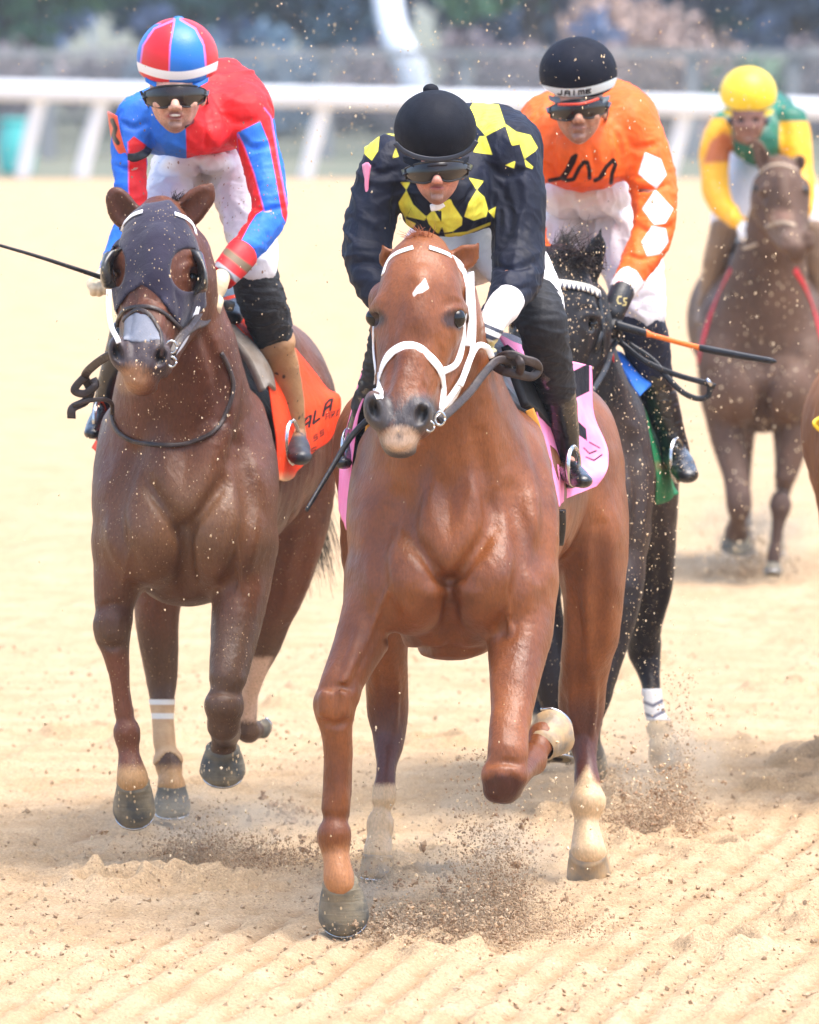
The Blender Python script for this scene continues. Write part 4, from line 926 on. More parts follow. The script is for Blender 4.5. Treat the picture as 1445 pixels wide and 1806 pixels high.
def goggles(fig, cx, cy, dz, hw, hh, parent, tilt=0, helmet_pts=None, s=1):
    rows = []
    for v in np.linspace(-1, 1, 7):
        r = []
        for u in np.linspace(-1, 1, 11):
            k = (1 - abs(u) ** 3 * .5); nose = max(0, 1 - abs(u) / .28) * .55 if v > 0 else 0
            r.append((cx + u * hw * (1 - .05 * max(v, 0)), cy + v * hh * k * (1 - nose) + tilt * u, dz - .086 * s + .085 * s * u * u + .01 * v * v))
        rows.append(r)
    o = sheet('goggles', fig, rows, parent, LENS, 3, 3, .003)
    R = np.array(rows); rim = np.concatenate([R[0], R[1:-1, -1], R[-1][::-1], R[1:-1, 0][::-1], R[0][:1]])
    P = W(rim[:, 0], rim[:, 1], fig.D + rim[:, 2] - .002); P = catmull(P, 2)
    V, F_ = tube_v(P, up_normals(P), .0028, .003, 8); link('goggle_frame', mesh_np('goggle_frame', V, F_), o, FRAME)
    for sx in (-1, 1):
        tube('goggle_strap', pp(fig, [(cx + sx * hw, cy + tilt * sx, dz - .012 * s), (cx + sx * (hw + 2), cy - 4 + tilt * sx, dz + .03), (cx + sx * (hw + 3), cy - 8 + tilt * sx, dz + .08)]), .007, .002, o, FRAME, N=None)
    return o
def boot_foot(fig, ankle, toe, w, parent, mat, name='boot', shaft=None, masks=None, seed=1):
    B = Field(fig, (.005, .006, .005))
    if shaft: B.chain(shaft, .012)
    B.chain([(ankle[0], ankle[1], ankle[2], w * .95), ((ankle[0] + toe[0]) / 2, (ankle[1] + toe[1]) / 2, (ankle[2] + toe[2]) / 2, w, 1, 1.2, .85), (toe[0], toe[1], toe[2], w * .85, 1, 1.2, .7)], .012)
    B.ell(ankle[0] + 2, ankle[1] + w * .9, ankle[2] + .05, w * .8, w, w * .6, .012)
    B.build(); o = surf(name, B, parent, mat, masks, lambda V, N: .0018 * nz(V * np.array([1, 1, 2.2]), 26, seed, 2))
    q = PS(fig.D)
    return o, B
def stirrup(fig, cx, cy, dz, r, parent):
    P = [W(cx + r * math.sin(a) * .3, cy - r * math.cos(a), fig.D + dz + .05 * math.sin(a)) for a in np.linspace(0, 2 * math.pi, 19)]
    o = tube('stirrup_iron', P, .006, .003, parent, STEEL, n=1)
    return o
def whip(name, fig, pts, r, label, cat_, mats):
    P = catmull(pp(fig, pts), 8); n = len(P)
    V, F_ = tube_v(P, up_normals(P), np.linspace(r, r * .55, n), np.linspace(r, r * .55, n), 10)
    return tag(link(name, mesh_np(name, V, F_), None, mats), label, cat_)
def folds(seed, amp=.004, f=16, st=(1, 1, .5)):
    st = np.array(st)
    def d(V, N):
        r1 = 1 - np.abs(_n(V * st, f * 2.2, seed)) * 2.2; r2 = 1 - np.abs(_n(V * np.array([.6, .6, 1.4]), f * 2.4, seed + 50)) * 2.4
        r3 = 1 - np.abs(_n(V * np.array([1, 1, 1]), f * 5, seed + 90)) * 2
        w_ = np.clip(.5 + nz(V, 7, seed + 3, 1) * .7, 0, 1)
        return 1.5 * amp * (np.clip(r1, -.3, 1) * .8 * w_ + np.clip(r2, -.3, 1) * 1.0 * (1 - w_) + np.clip(r3, -.2, 1) * .25)
    return d
CLOTHB = [(300, .0004), (30, .004, (1, 1, .6))]
WHITEC = lambda nm, sp=(): M(nm, C(232, 229, 230), C(222, 218, 221), 6, .7, speck=list(sp) or None, bump=[(26, .004, (1, 1, .6)), (300, .0005)])

# ================================================================ RIDER 1 (black and yellow)
f = f1
p1 = empty('person', W(790, 640, 26.7), 'jockey in black and yellow diamond silks crouched on the chestnut horse', 'person', 'jockeys riding in the race')
hz = .10
T1 = [(785, 345, .34, 74, 1, 1, .85), (795, 300, .5, 98, 1, 1, .85), (815, 275, .72, 100, 1, 1, .9), (835, 300, .98, 92), (838, 370, 1.12, 82)]
AL1 = [(688, 282, .36, 42), (668, 330, .32, 44), (652, 400, .28, 43), (648, 450, .24, 42), (660, 500, .18, 34), (690, 540, .12, 25), (706, 556, .08, 20)]
AR1 = [(890, 270, .42, 54), (910, 320, .4, 50), (913, 390, .36, 46), (914, 450, .32, 47), (912, 492, .26, 43), (890, 532, .16, 32), (872, 558, .1, 26)]
LR1 = [(880, 420, .95, 66), (915, 470, .72, 55), (948, 530, .5, 46), (957, 575, .4, 40)]
LL1 = [(780, 430, .95, 62), (738, 490, .72, 50), (702, 550, .5, 40), (688, 600, .4, 33)]
SR1 = [(957, 575, .4, 39), (966, 620, .46, 38), (980, 680, .56, 34), (994, 745, .66, 27), (1001, 800, .7, 22)]
SL1 = [(686, 600, .4, 31), (668, 660, .48, 27), (646, 720, .58, 24), (627, 775, .66, 19)]
B = Field(f, (.0045, .006, .0045))
face_prims(B, 771, 303, hz, .86, 0, 0)
for L in (T1, AL1, AR1, LR1, LL1, SR1, SL1): B.chain(L, .02, infl=-.012)
B.ell(830, 430, 1.05, 80, 70, 60, .04)
B.chain([(870, 566, .08, 14), (856, 592, .04, 12)], .01); fist(B, (856, 592, .04), (852, 616, .02), (.96, .28), (-.25, .95), 11, 20)
fist(B, (704, 556, .08), (716, 575, .05), (.96, .28), (0, 1), 11, 20)
B.chain([(1002, 800, .7, 12), (1008, 830, .63, 9), (1022, 844, .53, 8)], .01); B.chain([(625, 775, .66, 12), (616, 800, .58, 9)], .01)
B.build()
lipm = {'lips': m_or(m_ell(770, 332, 13, 5)), 'stub': m_ell(770, 348, 24, 14), 'teeth': m_fn(lambda x, y, d: -10 + 0 * x)}
face_marks(B, 771, 303, 0.86)
surf('body', B, p1, SKIN('skin_fair', C(206, 142, 122)), lipm)
# silks
J = Field(f, (.0045, .006, .0045))
for L in (T1, AL1, AR1): J.chain(L, .045)
J.ell(876, 264, .6, 72, 80, 76, .07); J.ell(905, 262, .5, 48, 70, 50, .06); J.ell(718, 300, .5, 74, 90, 58, .04); J.ell(790, 380, .36, 74, 60, 34, .03); J.ell(690, 285, .4, 50, 60, 44, .02)
J.build()
yel = [[(706, 321), (724, 321), (717, 335)], [(717, 335), (703, 357), (706, 369), (715, 385), (729, 360)], [(729, 360), (752, 382), (749, 389), (718, 382)], [(752, 382), (765, 369), (780, 394), (779, 400), (774, 413), (768, 408), (756, 394)],
       [(779, 363), (799, 360), (816, 385), (815, 397), (799, 408), (784, 411), (779, 397)], [(760, 366), (795, 350), (800, 362), (775, 372)], [(827, 313), (854, 319), (841, 335)], [(841, 335), (855, 347), (861, 369), (858, 382), (836, 389), (819, 382), (827, 357)], [(861, 372), (875, 364), (872, 385)],
       [(715, 385), (734, 394), (729, 402), (717, 400)], [(784, 413), (824, 408), (866, 391), (865, 397), (818, 416), (790, 426)], [(696, 213), (670, 232), (696, 240)], [(670, 234), (640, 257), (637, 266), (656, 283), (667, 266)], [(692, 279), (698, 260), (704, 276)],
       [(829, 190), (835, 180), (880, 184), (891, 217), (889, 223), (857, 240), (840, 220)], [(846, 240), (857, 240), (869, 273), (835, 268)], [(891, 218), (911, 232), (917, 254), (903, 257), (897, 238)], [(911, 232), (936, 238), (949, 260), (945, 266), (925, 280), (917, 254)], [(925, 280), (941, 294), (939, 298), (928, 294)], [(891, 291), (910, 283), (907, 297)]]
my = m_and(m_or(*[m_poly(q) for q in yel]), m_fn(lambda x, y, d: (.75 - d) * 500))
SILK1 = M('black_yellow_silk', C(14, 18, 34), C(20, 25, 44), 8, .6, spec=.25, layers=[('yel', C(232, 222, 78), .9)], bump=CLOTHB, micro=(40, .10, (1, 1, .5)))
for L_, r_, h_ in [([(700,330),(690,380),(700,420)],7,-4),([(622,470),(650,462),(684,478)],6,-4),([(616,440),(640,436),(676,446)],6,3),([(884,330),(900,380),(890,430)],8,-4),([(872,470),(905,476),(948,462)],7,-5),([(874,452),(908,456),(950,446)],7,4),([(880,500),(905,512),(938,506)],6,-4),([(720,330),(745,360),(760,395)],6,3.5),([(840,325),(820,355),(800,385)],6,-3.5),([(770,375),(785,395),(800,410)],6,3),([(655,340),(660,400)],8,4),([(930,320),(936,400)],8,4),([(650,290),(668,305),(700,300)],6,-4),([(860,290),(890,310),(930,300)],7,-4)]: J.mark(L_, r_, h_, .010)
surf('silks', J, p1, SILK1, {'yel': my}, folds(3, .0045, 22))
WH = WHITEC('white_breeches')
K = Field(f, (.005, .007, .005))
for L in (LR1[:3] + [(952, 560, .44, 42)], LL1[:3] + [(690, 575, .46, 34)]): K.chain(L, .03)
K.chain([(838, 370, 1.1, 84), (830, 420, 1.05, 84)], .04); K.build()
surf('breeches', K, p1, WH, None, folds(6, .003, 20))
# cuffs, gloves
cuff_tube('cuff', f, [(900, 526, .15, 28), (888, 541, .115, 30), (878, 554, .095, 28), (868, 568, .07, 24)], p1, WHITEC('white_wrist_wrap'), 3, .002)
cuff_tube('glove_gauntlet', f, [(874, 560, .07, 24), (866, 575, .05, 24), (858, 590, .03, 23), (852, 602, .02, 20)], p1, M('striped_gauntlet', C(232, 230, 226), None, 30, .6, layers=[('band', C(40, 46, 64), 1), ('palm', C(206, 190, 136), 2)]), 5, .0008, {'band': m_or(m_stroke([[(838, 566), (890, 588)]], 3.5), m_stroke([[(830, 580), (884, 603)]], 4)), 'palm': m_fn(lambda x, y, d: y + .3 * x - 862)})
GL = M('striped_glove', C(228, 226, 222), None, 30, .6, layers=[('band', C(38, 44, 60), 1), ('palm', C(190, 176, 130), 2), ('fing', C(34, 34, 44), 2)])
G1 = Field(f, (.0025, .003, .0025)); fist(G1, (856, 592, .04), (852, 616, .02), (.96, .28), (-.25, .95), 11, 22, .003); G1.build()
surf('glove', G1, p1, GL, {'band': m_or(m_stroke([[(846, 578), (880, 590)]], 3), m_stroke([[(842, 590), (876, 602)]], 3)), 'palm': m_fn(lambda x, y, d: y + .3 * x - 858), 'fing': m_fn(lambda x, y, d: y + .3 * x - 882)})
G1 = Field(f, (.0025, .003, .0025)); fist(G1, (704, 556, .08), (716, 575, .05), (.96, .28), (0, 1), 11, 20, .003); G1.build(); surf('glove', G1, p1, bpy.data.materials['black_leather'])
# helmet
HB = M('black_helmet_cover', C(13, 16, 26), C(19, 23, 34), 20, .75, spec=.2, bump=[(260, .0006)])
he, H1f = helmet(f, 768, 228, hz + .055, 73, 70, 255, 288, p1, HB, ry=92)
sphere('pompom', W(760, 158, 26 + hz + .07), (.021, .021, .016), he, HB)
strap('helmet_band', H1f, [[(697, 252), (712, 266), (738, 277), (770, 281), (805, 276), (830, 263), (841, 248)]], 9, he, M('dark_band', C(30, 33, 44), None, 20, .4), off=.001)
visor(f, 769, 282, hz + .06, 58, 8, 12, .02, he, HB)
goggles(f, 771, 303, hz, 56, 19, p1, tilt=-4)
strap('chin_strap', B, [[(826, 320), (822, 334), (808, 348), (795, 356)]], 7, p1, M('yellow_strap', C(214, 160, 50), None, 20, .6))
tube('undershirt_collar', pp(f, [(762, 366, .14), (772, 364, .13), (782, 358, .13)]), .010, .008, p1, WHITEST)
tube('armband', [W(668 + 33 * math.cos(a), 322 + 46 * math.sin(a) * .25 + 6, 26.33 + .062 * math.sin(a)) for a in np.linspace(0, 2 * math.pi, 25)], .0035, .006, p1, LEATHER, n=1) if False else None
sheet('number_armband', f, [[(640, 290, .30), (648, 286, .26), (654, 292, .25)], [(641, 320, .29), (645, 318, .26), (650, 322, .25)], [(644, 350, .28), (646, 352, .255), (650, 350, .25)], [(646, 378, .28), (648, 386, .26), (651, 394, .25)]], p1, M('pink_vinyl', C(232, 110, 150), C(240, 150, 180), 10, .4), 6, 6, .004)
# legs: dark over-sock and boots
NAVY = M('dark_boot_leather', C(12, 13, 18), C(20, 22, 28), 12, .22, speck=[(110, .22, .08, C(150, 130, 100))], bump=[(30, .004, (1, 1, 1.8))], coat=.4)
SOCKM = M('black_sock', C(16, 17, 24), C(24, 25, 32), 20, .75, bump=[(200, .001)])
boot_foot(f, (1002, 830, .66), (1028, 848, .5), 22, p1, NAVY, shaft=[(960, 640, .48, 35)] + SR1[2:], seed=3)
boot_foot(f, (620, 790, .64), (606, 816, .48), 19, p1, NAVY, shaft=[(662, 676, .5, 27)] + SL1[2:], seed=4)
for L, s_ in ((SR1[:3], 1), (SL1[:3], 2)):
    S = Field(f, (.005, .006, .005)); x0, y0, z0, r0 = L[0]; S.chain([(x0 - (14 if s_ == 1 else -10), y0 - 38, z0 + .06, r0 + 8), (x0, y0 - 6, z0, r0 + 4)] + [(a, b, c_, r + 2) for a, b, c_, r in L[1:]], .01); S.build()
    surf('over_sock', S, p1, SOCKM, None, folds(9 + s_, .003, 40, (.5, .5, 2)))
stirrup(f, 1012, 822, .55, 34, h1); stirrup(f, 614, 790, .53, 32, h1)

# ================================================================ RIDER 2 (blue and red)
f = f2
p2 = empty('person', W(350, 560, 28.5), 'jockey in blue and red silks with a blue and red cap, on the hooded bay', 'person', 'jockeys riding in the race')
T2 = [(315, 222, .34, 48, 1, 1, .9), (325, 205, .45, 74, 1, 1, .85), (350, 185, .66, 84, 1, 1, .9), (372, 210, .92, 76), (372, 260, 1.06, 66)]
AL2 = [(240, 208, .36, 36), (228, 250, .32, 31), (229, 300, .28, 29), (232, 350, .24, 27), (226, 400, .2, 24), (206, 450, .12, 20), (192, 478, .06, 16)]
AR2 = [(424, 205, .44, 46), (450, 245, .42, 38), (466, 300, .38, 33), (474, 355, .32, 31), (470, 390, .28, 30), (445, 425, .2, 27), (408, 468, .1, 21), (398, 482, .08, 19)]
LR2 = [(405, 285, .92, 56), (424, 340, .72, 48), (442, 410, .52, 43), (450, 470, .42, 40)]
LL2 = [(325, 285, .92, 54), (298, 335, .72, 42), (274, 400, .5, 36), (255, 470, .42, 34), (243, 520, .4, 32)]
SR2 = [(450, 475, .42, 39), (464, 530, .44, 40), (482, 590, .5, 36), (496, 650, .56, 33), (508, 710, .62, 29), (514, 765, .66, 25)]
SL2 = [(243, 520, .4, 32), (222, 590, .46, 29), (204, 650, .52, 26), (190, 700, .58, 22), (180, 740, .6, 18)]
B = Field(f, (.0045, .006, .0045))
face_prims(B, 309, 172, hz, .93, 1, -.02)
for L in (T2, AL2, AR2, LR2, LL2, SR2, SL2): B.chain(L, .02, infl=-.012)
B.ell(368, 290, 1.02, 66, 60, 50, .04)
fist(B, (390, 490, .05), (370, 520, .0), (.8, .5), (-.25, .95), 12, 24)
fist(B, (192, 478, .06), (180, 496, .03), (.9, -.2), (0, 1), 10, 18)
B.chain([(516, 765, .66, 12), (522, 790, .58, 10)], .01); B.chain([(180, 740, .6, 12), (170, 756, .5, 9)], .01)
B.build()
lipm = {'lips': m_or(m_ell(308, 205, 16, 7)), 'stub': m_ell(310, 222, 26, 14), 'teeth': m_ell(309, 203, 9, 2.4)}
face_marks(B, 309, 172, 0.93)
surf('body', B, p2, SKIN('skin_pale', C(216, 164, 140)), lipm)
J = Field(f, (.0045, .006, .0045))
for L in (T2, AL2, AR2): J.chain(L, .05)
J.ell(392, 184, .62, 76, 84, 76, .07); J.ell(432, 196, .54, 44, 70, 46, .07); J.ell(272, 215, .45, 62, 80, 56, .04); J.ell(325, 236, .36, 76, 56, 40, .03)
J.build()
red = m_or(m_and(m_fn(lambda x, y, d: x - (327 - (y - 200) * -.03)), m_poly([(320, 60), (540, 60), (540, 200), (462, 212), (418, 234), (420, 300), (320, 300)])),
           m_poly([(418, 240), (428, 250), (446, 300), (465, 370), (452, 378), (440, 396), (425, 425), (408, 448), (392, 470), (382, 480), (360, 470), (400, 420), (430, 360)]),
           m_poly([(466, 190), (478, 205), (492, 290), (508, 372), (504, 392), (498, 380), (486, 310), (474, 250), (458, 210)]),
           m_poly([(226, 250), (236, 240), (258, 256), (262, 370), (228, 372), (226, 300)]),
           m_poly([(378, 478), (390, 466), (424, 490), (412, 508)]))
BLUE = C(34, 102, 206)
SILK2 = M('blue_red_silk', BLUE, C(46, 118, 220), 6, .6, spec=.3, layers=[('red', C(220, 30, 34), .9), ('pipe', C(232, 90, 150), .8)], speck=[(90, .25, .18, C(120, 95, 80))], bump=CLOTHB, micro=(40, .10, (1, 1, .5)))
pipe = m_or(m_stroke([[(226, 250), (228, 372)]], 1.2), m_stroke([[(466, 190), (478, 205), (492, 290), (508, 372)]], 1.5), m_stroke([[(420, 236), (432, 262), (448, 306), (466, 372)]], 1.2))
for L_, r_, h_ in [([(262,215),(268,235),(264,262)],5,-3.5),([(282,222),(290,245),(292,268)],5,3),([(362,195),(366,225),(360,262)],5,-3.5),([(378,190),(388,220),(384,255)],6,3.5),([(395,205),(420,215),(455,212)],6,-3.5),([(330,240),(345,258),(370,266)],5,3),([(440,362),(462,372),(500,366)],5,-4),([(446,345),(470,350),(500,344)],5,3),([(204,290),(228,298),(256,290)],5,-3.5),([(206,325),(230,332),(254,322)],5,3),([(215,215),(235,225),(262,215)],5,-3),([(430,250),(450,262),(476,256)],5,-3),([(418,440),(436,436),(450,446)],4,-3)]: J.mark(L_, r_, h_, .010)
surf('silks', J, p2, SILK2, {'red': red, 'pipe': pipe}, folds(13, .004, 22))
K = Field(f, (.005, .007, .005))
for L in (LR2, LL2[:4]): K.chain(L, .03)
K.chain([(372, 250, 1.05, 70), (368, 290, 1.02, 66)], .04); K.ell(350, 284, .7, 60, 50, 24, .03); K.build()
for L_, r_, h_ in [([(330,285),(350,296),(372,282)],6,-4),([(345,290),(356,310),(352,330)],6,-4),([(275,300),(300,310),(330,300)],6,-3),([(385,300),(410,320),(440,318)],6,-3.5),([(390,340),(400,400),(410,450)],6,3),([(262,330),(290,345),(320,336)],5,3),([(400,420),(425,432),(460,424)],5,-3)]: K.mark(L_, r_, h_, .012)
surf('breeches', K, p2, WHITEC('muddy_white_breeches', [(70, .24, .13, C(150, 110, 84)), (130, .3, .12, C(170, 130, 100))]), None, folds(16, .004, 22))
cuff_tube('cuff', f, [(428, 446, .15, 30), (414, 463, .12, 29), (402, 477, .095, 27), (391, 491, .07, 24)], p2, M('striped_cuff', C(208, 30, 36), None, 10, .6, layers=[('gry', C(150, 152, 160), 1), ('mud', C(120, 100, 76), 2)]), 4, .001, {'gry': m_stroke([[(384, 466), (424, 498)]], 5), 'mud': m_stroke([[(400, 444), (446, 480)]], 7)})
CREAM = M('cream_glove', C(226, 212, 186), C(206, 186, 150), 12, .7, bump=[(60, .003)])
G1 = Field(f, (.0025, .003, .0025)); fist(G1, (390, 490, .05), (370, 520, .0), (.8, .5), (-.25, .95), 12.5, 26, .003); G1.build(); surf('glove', G1, p2, CREAM)
G1 = Field(f, (.0025, .003, .0025)); fist(G1, (192, 478, .06), (180, 496, .03), (.9, -.2), (0, 1), 10, 18, .003); G1.build(); surf('glove', G1, p2, CREAM)
RB = M('red_blue_cap', C(212, 24, 34), C(220, 40, 50), 8, .4, layers=[('blu', C(28, 112, 200), .9), ('pipe', C(214, 110, 190), .8), ('wht', C(238, 238, 240), .8)], bump=[(240, .0006)])
band2 = m_and(m_fn(lambda x, y, d: y - (139 - ((x - 312) / 73) ** 2 * 19 - 13)), m_fn(lambda x, y, d: (139 - ((x - 312) / 73) ** 2 * 19 + 2) - y))
he, H2f = helmet(f, 313, 103, hz + .055, 72, 72, 128, 152, p2, RB, {
    'blu': m_or(m_poly([(308, 20), (318, 32), (342, 48), (358, 70), (364, 98), (365, 160), (298, 160), (300, 90)]), m_poly([(230, 160), (246, 120), (250, 90), (262, 60), (285, 40), (240, 50), (220, 110)])),
    'pipe': m_or(m_stroke([[(308, 34), (300, 80), (298, 130)]], 1.5), m_stroke([[(318, 34), (345, 50), (360, 80), (364, 125)]], 1.5), m_stroke([[(305, 36), (272, 50), (252, 80), (246, 125)]], 1.5)),
    'wht': band2}, ry=84)
sphere('cap_button', W(315, 33, 27.84 + hz + .08), (.016, .016, .008), he, M('blue_cloth', C(28, 112, 200), None, 8, .5))
visor(f, 312, 142, hz + .06, 56, 10, 9, .02, he, bpy.data.materials['blue_cloth'])
goggles(f, 309, 170, hz, 54, 20, p2, tilt=-2)
strap('chin_strap', B, [[(362, 160), (366, 185), (358, 200), (340, 214), (326, 224)]], 6, p2, BLACKST)
strap('chin_strap', B, [[(248, 160), (258, 180), (268, 195)]], 5, p2, BLACKST)
ORV = M('orange_vinyl', C(222, 76, 42), C(236, 100, 60), 8, .4, layers=[('num', C(30, 22, 22), 1)])
sheet('number_armband', f, [[(190, 196, .36), (198, 200, .28), (206, 204, .26)], [(194, 225, .34), (202, 226, .27), (212, 235, .25)], [(198, 250, .32), (206, 256, .265), (220, 262, .25)], [(202, 272, .32), (214, 280, .265), (232, 284, .25)]], p2, ORV, 8, 8, .004,
      {'num': m_stroke([[(198, 212), (204, 226), (200, 240), (208, 252)]], 4)})
tube('armband_strap', pp(f, [(226, 278, .245), (240, 277, .24), (256, 270, .26), (262, 262, .3)]), .012, .004, p2, BLACKST)
TANB = M('muddy_tan_boot', C(176, 132, 88), C(150, 110, 74), 10, .5, layers=[('foot', C(40, 42, 48), 5)], speck=[(45, .4, .14, C(40, 34, 32)), (110, .3, .15, C(60, 50, 40))], bump=[(30, .003, (1, 1, 2))], coat=.1)
BLK = M('black_stocking', C(14, 14, 18), C(26, 26, 30), 20, .7, bump=[(40, .004, (1, 1, 3)), (200, .001)], speck=[(120, .25, .06, C(190, 170, 140))])
BF = Field(f, (.005, .006, .005)); boot_foot(f, (514, 774, .65), (530, 806, .5), 25, p2, TANB, shaft=[(486, 606, .51, 36), (487, 612, .515, 33)] + SR2[3:], masks={'foot': m_fn(lambda x, y, d: y - 766)}, seed=5)
boot_foot(f, (180, 734, .58), (164, 764, .44), 20, p2, NAVY, shaft=SL2[1:], seed=6)
S = Field(f, (.005, .006, .005)); S.chain([(448, 486, .43, 41), (462, 530, .44, 41), (474, 566, .48, 39), (486, 610, .52, 32)], .01); S.build(); surf('over_sock', S, p2, BLK, None, folds(12, .003, 40, (.5, .5, 2)))
stirrup(f, 516, 780, .55, 38, h2); stirrup(f, 176, 742, .5, 34, h2)

# ================================================================ RIDER 3 (orange)
f = f3
p3 = empty('person', W(1050, 560, 30.4), 'jockey in orange silks with white sleeve diamonds and black cap, on the near-black horse', 'person', 'jockeys riding in the race')
T3 = [(1025, 262, .34, 66, 1, 1, .9), (1030, 240, .5, 90, 1, 1, .85), (1040, 215, .7, 92, 1, 1, .85), (1045, 250, .95, 84), (1042, 310, 1.08, 78)]
AL3 = [(958, 240, .38, 40), (930, 300, .34, 36), (925, 380, .3, 32), (950, 450, .2, 26), (985, 500, .1, 20)]
AR3 = [(1105, 225, .42, 48), (1138, 270, .4, 44), (1152, 330, .36, 41), (1156, 385, .3, 38), (1145, 425, .25, 35), (1122, 470, .16, 29), (1102, 505, .1, 23)]
LR3 = [(1075, 350, .92, 68), (1092, 410, .74, 60), (1118, 480, .56, 52), (1132, 550, .46, 44)]
LL3 = [(1005, 350, .92, 66), (985, 410, .74, 54), (955, 480, .56, 46), (935, 550, .46, 40)]
SR3 = [(1132, 560, .46, 41), (1146, 620, .52, 37), (1158, 680, .56, 32), (1176, 740, .6, 29), (1192, 795, .62, 24)]
SL3 = [(935, 560, .46, 36), (920, 640, .54, 30), (905, 720, .6, 24), (900, 770, .6, 20)]
B = Field(f, (.0045, .006, .0045))
face_prims(B, 1021, 196, hz, .86, 0, .02)
for L in (T3, AL3, AR3, LR3, LL3, SR3, SL3): B.chain(L, .02, infl=-.012)
B.ell(1040, 350, 1.02, 76, 60, 50, .04)
fist(B, (1096, 522, .06), (1078, 566, .02), (.9, .35), (-.1, .95), 10.5, 22)
fist(B, (985, 500, .1), (1000, 530, .06), (.9, .35), (-.1, .95), 10, 20)
B.chain([(1192, 795, .62, 12), (1200, 820, .54, 10)], .01); B.chain([(900, 770, .6, 12), (896, 795, .52, 9)], .01)
B.build()
lipm = {'lips': m_ell(1023, 227, 14, 4), 'stub': m_ell(1026, 238, 26, 16), 'teeth': m_fn(lambda x, y, d: -10 + 0 * x)}
face_marks(B, 1021, 196, 0.86)
surf('body', B, p3, SKIN('skin_tan', C(190, 138, 112)), lipm)
J = Field(f, (.0045, .006, .0045))
for L in (T3, AL3, AR3): J.chain(L, .05)
J.ell(1072, 210, .58, 74, 84, 62, .07); J.ell(1104, 214, .5, 48, 70, 52, .07); J.ell(975, 220, .5, 60, 84, 56, .04); J.ell(1030, 296, .38, 78, 56, 40, .03)
J.build()
ORG = C(234, 96, 26)
dia = m_or(m_poly([(1138, 268), (1166, 280), (1176, 308), (1158, 333), (1126, 306)]), m_poly([(1156, 334), (1188, 368), (1174, 394), (1154, 396), (1133, 368)]), m_poly([(1150, 398), (1174, 402), (1180, 426), (1164, 448), (1142, 452), (1132, 426)]))
jam = m_stroke([[(970, 318), (990, 314), (1000, 300), (1010, 278), (1016, 274), (1012, 286), (1002, 304), (994, 316)], [(1000, 318), (1012, 316), (1022, 296), (1030, 286), (1036, 286), (1040, 300), (1040, 314)], [(1050, 318), (1058, 314), (1070, 294), (1082, 282), (1086, 290), (1080, 306), (1078, 322)], [(1058, 314), (1066, 306)]], 3.6)
SILK3 = M('orange_silk', ORG, C(238, 104, 34), 5, .6, spec=.3, layers=[('dia', C(236, 232, 234), .9), ('jam', C(22, 14, 14), .9)], speck=[(120, .22, .05, C(120, 80, 50))], bump=CLOTHB, micro=(40, .10, (1, 1, .5)))
for L_, r_, h_ in [([(985,225),(975,260),(980,300)],6,-4),([(1000,255),(998,290)],5,3),([(1070,220),(1080,260),(1072,300)],6,-4),([(1090,230),(1102,260),(1096,290)],6,3.5),([(930,215),(955,200),(975,180)],5,-4),([(940,235),(965,215),(985,200)],5,3),([(1110,255),(1130,262),(1165,250)],6,-3.5),([(1110,330),(1135,338),(1180,326)],6,-4),([(1112,318),(1136,324),(1182,312)],6,3),([(1128,402),(1150,410),(1186,396)],5,-4),([(1125,388),(1150,392),(1190,382)],5,3),([(1110,450),(1130,458),(1158,450)],5,-3.5),([(1020,265),(1026,300)],5,3),([(1045,262),(1050,300)],5,-3)]: J.mark(L_, r_, h_, .010)
surf('silks', J, p3, SILK3, {'dia': dia, 'jam': m_and(jam, m_fn(lambda x, y, d: (.6 - d) * 500))}, folds(23, .0042, 20))
K = Field(f, (.005, .007, .005))
for L in (LR3, LL3): K.chain(L, .03)
K.chain([(1042, 300, 1.05, 84), (1040, 350, 1.0, 84)], .04); K.ell(1030, 345, .62, 84, 60, 40, .03); K.build()
for L_, r_, h_ in [([(990,350),(1020,362),(1060,345)],6,-4),([(1000,338),(1040,346),(1080,332)],6,3),([(1010,370),(1030,400),(1035,430)],7,-5),([(1060,380),(1090,410),(1100,460)],7,-4),([(1075,370),(1110,400),(1130,440)],7,4),([(960,360),(975,400),(965,440)],6,-4),([(1095,520),(1120,530),(1150,520)],5,-3)]: K.mark(L_, r_, h_, .012)
surf('breeches', K, p3, WHITEC('clean_white_breeches', [(60, .15, .05, C(120, 90, 80))]), None, folds(26, .005, 18))
RT = M('white_cuff', C(230, 226, 224), None, 10, .6, layers=[('ink', C(196, 40, 40), .5)])
def letters(word, fn, wd):
    """stroke letters; fn maps (u along 0..1, v 0 top..1 bottom) to px"""
    G = {'J': [[(.7, 0), (.7, .8), (.45, 1), (.05, .85)]], 'A': [[(0, 1), (.1, .1), (.5, 0), (.85, .1), (.85, 1)], [(.05, .55), (.85, .55)]], 'I': [[(.4, 0), (.4, 1)]],
         'M': [[(0, 1), (0, .1), (.45, .1), (.45, .9)], [(.45, .1), (.9, .1), (.9, 1)]], 'E': [[(.85, .1), (.05, .1), (.05, .95), (.85, .95)], [(.05, .5), (.7, .5)]],
         'L': [[(.1, 0), (.1, 1), (.85, 1)]], 'S': [[(.85, .1), (.1, .05), (.1, .5), (.8, .5), (.8, .95), (.05, .95)]], 'R': [[(.1, 1), (.1, 0), (.8, .1), (.75, .5), (.1, .5), (.85, 1)]], 'K': [[(.1, 0), (.1, 1)], [(.8, 0), (.1, .55), (.85, 1)]]}
    n = len(word); L = []
    for i, ch in enumerate(word):
        for st in G.get(ch, []): L.append([fn((i + .08 + .8 * u) / n, v) for u, v in st])
    return m_stroke(L, wd)
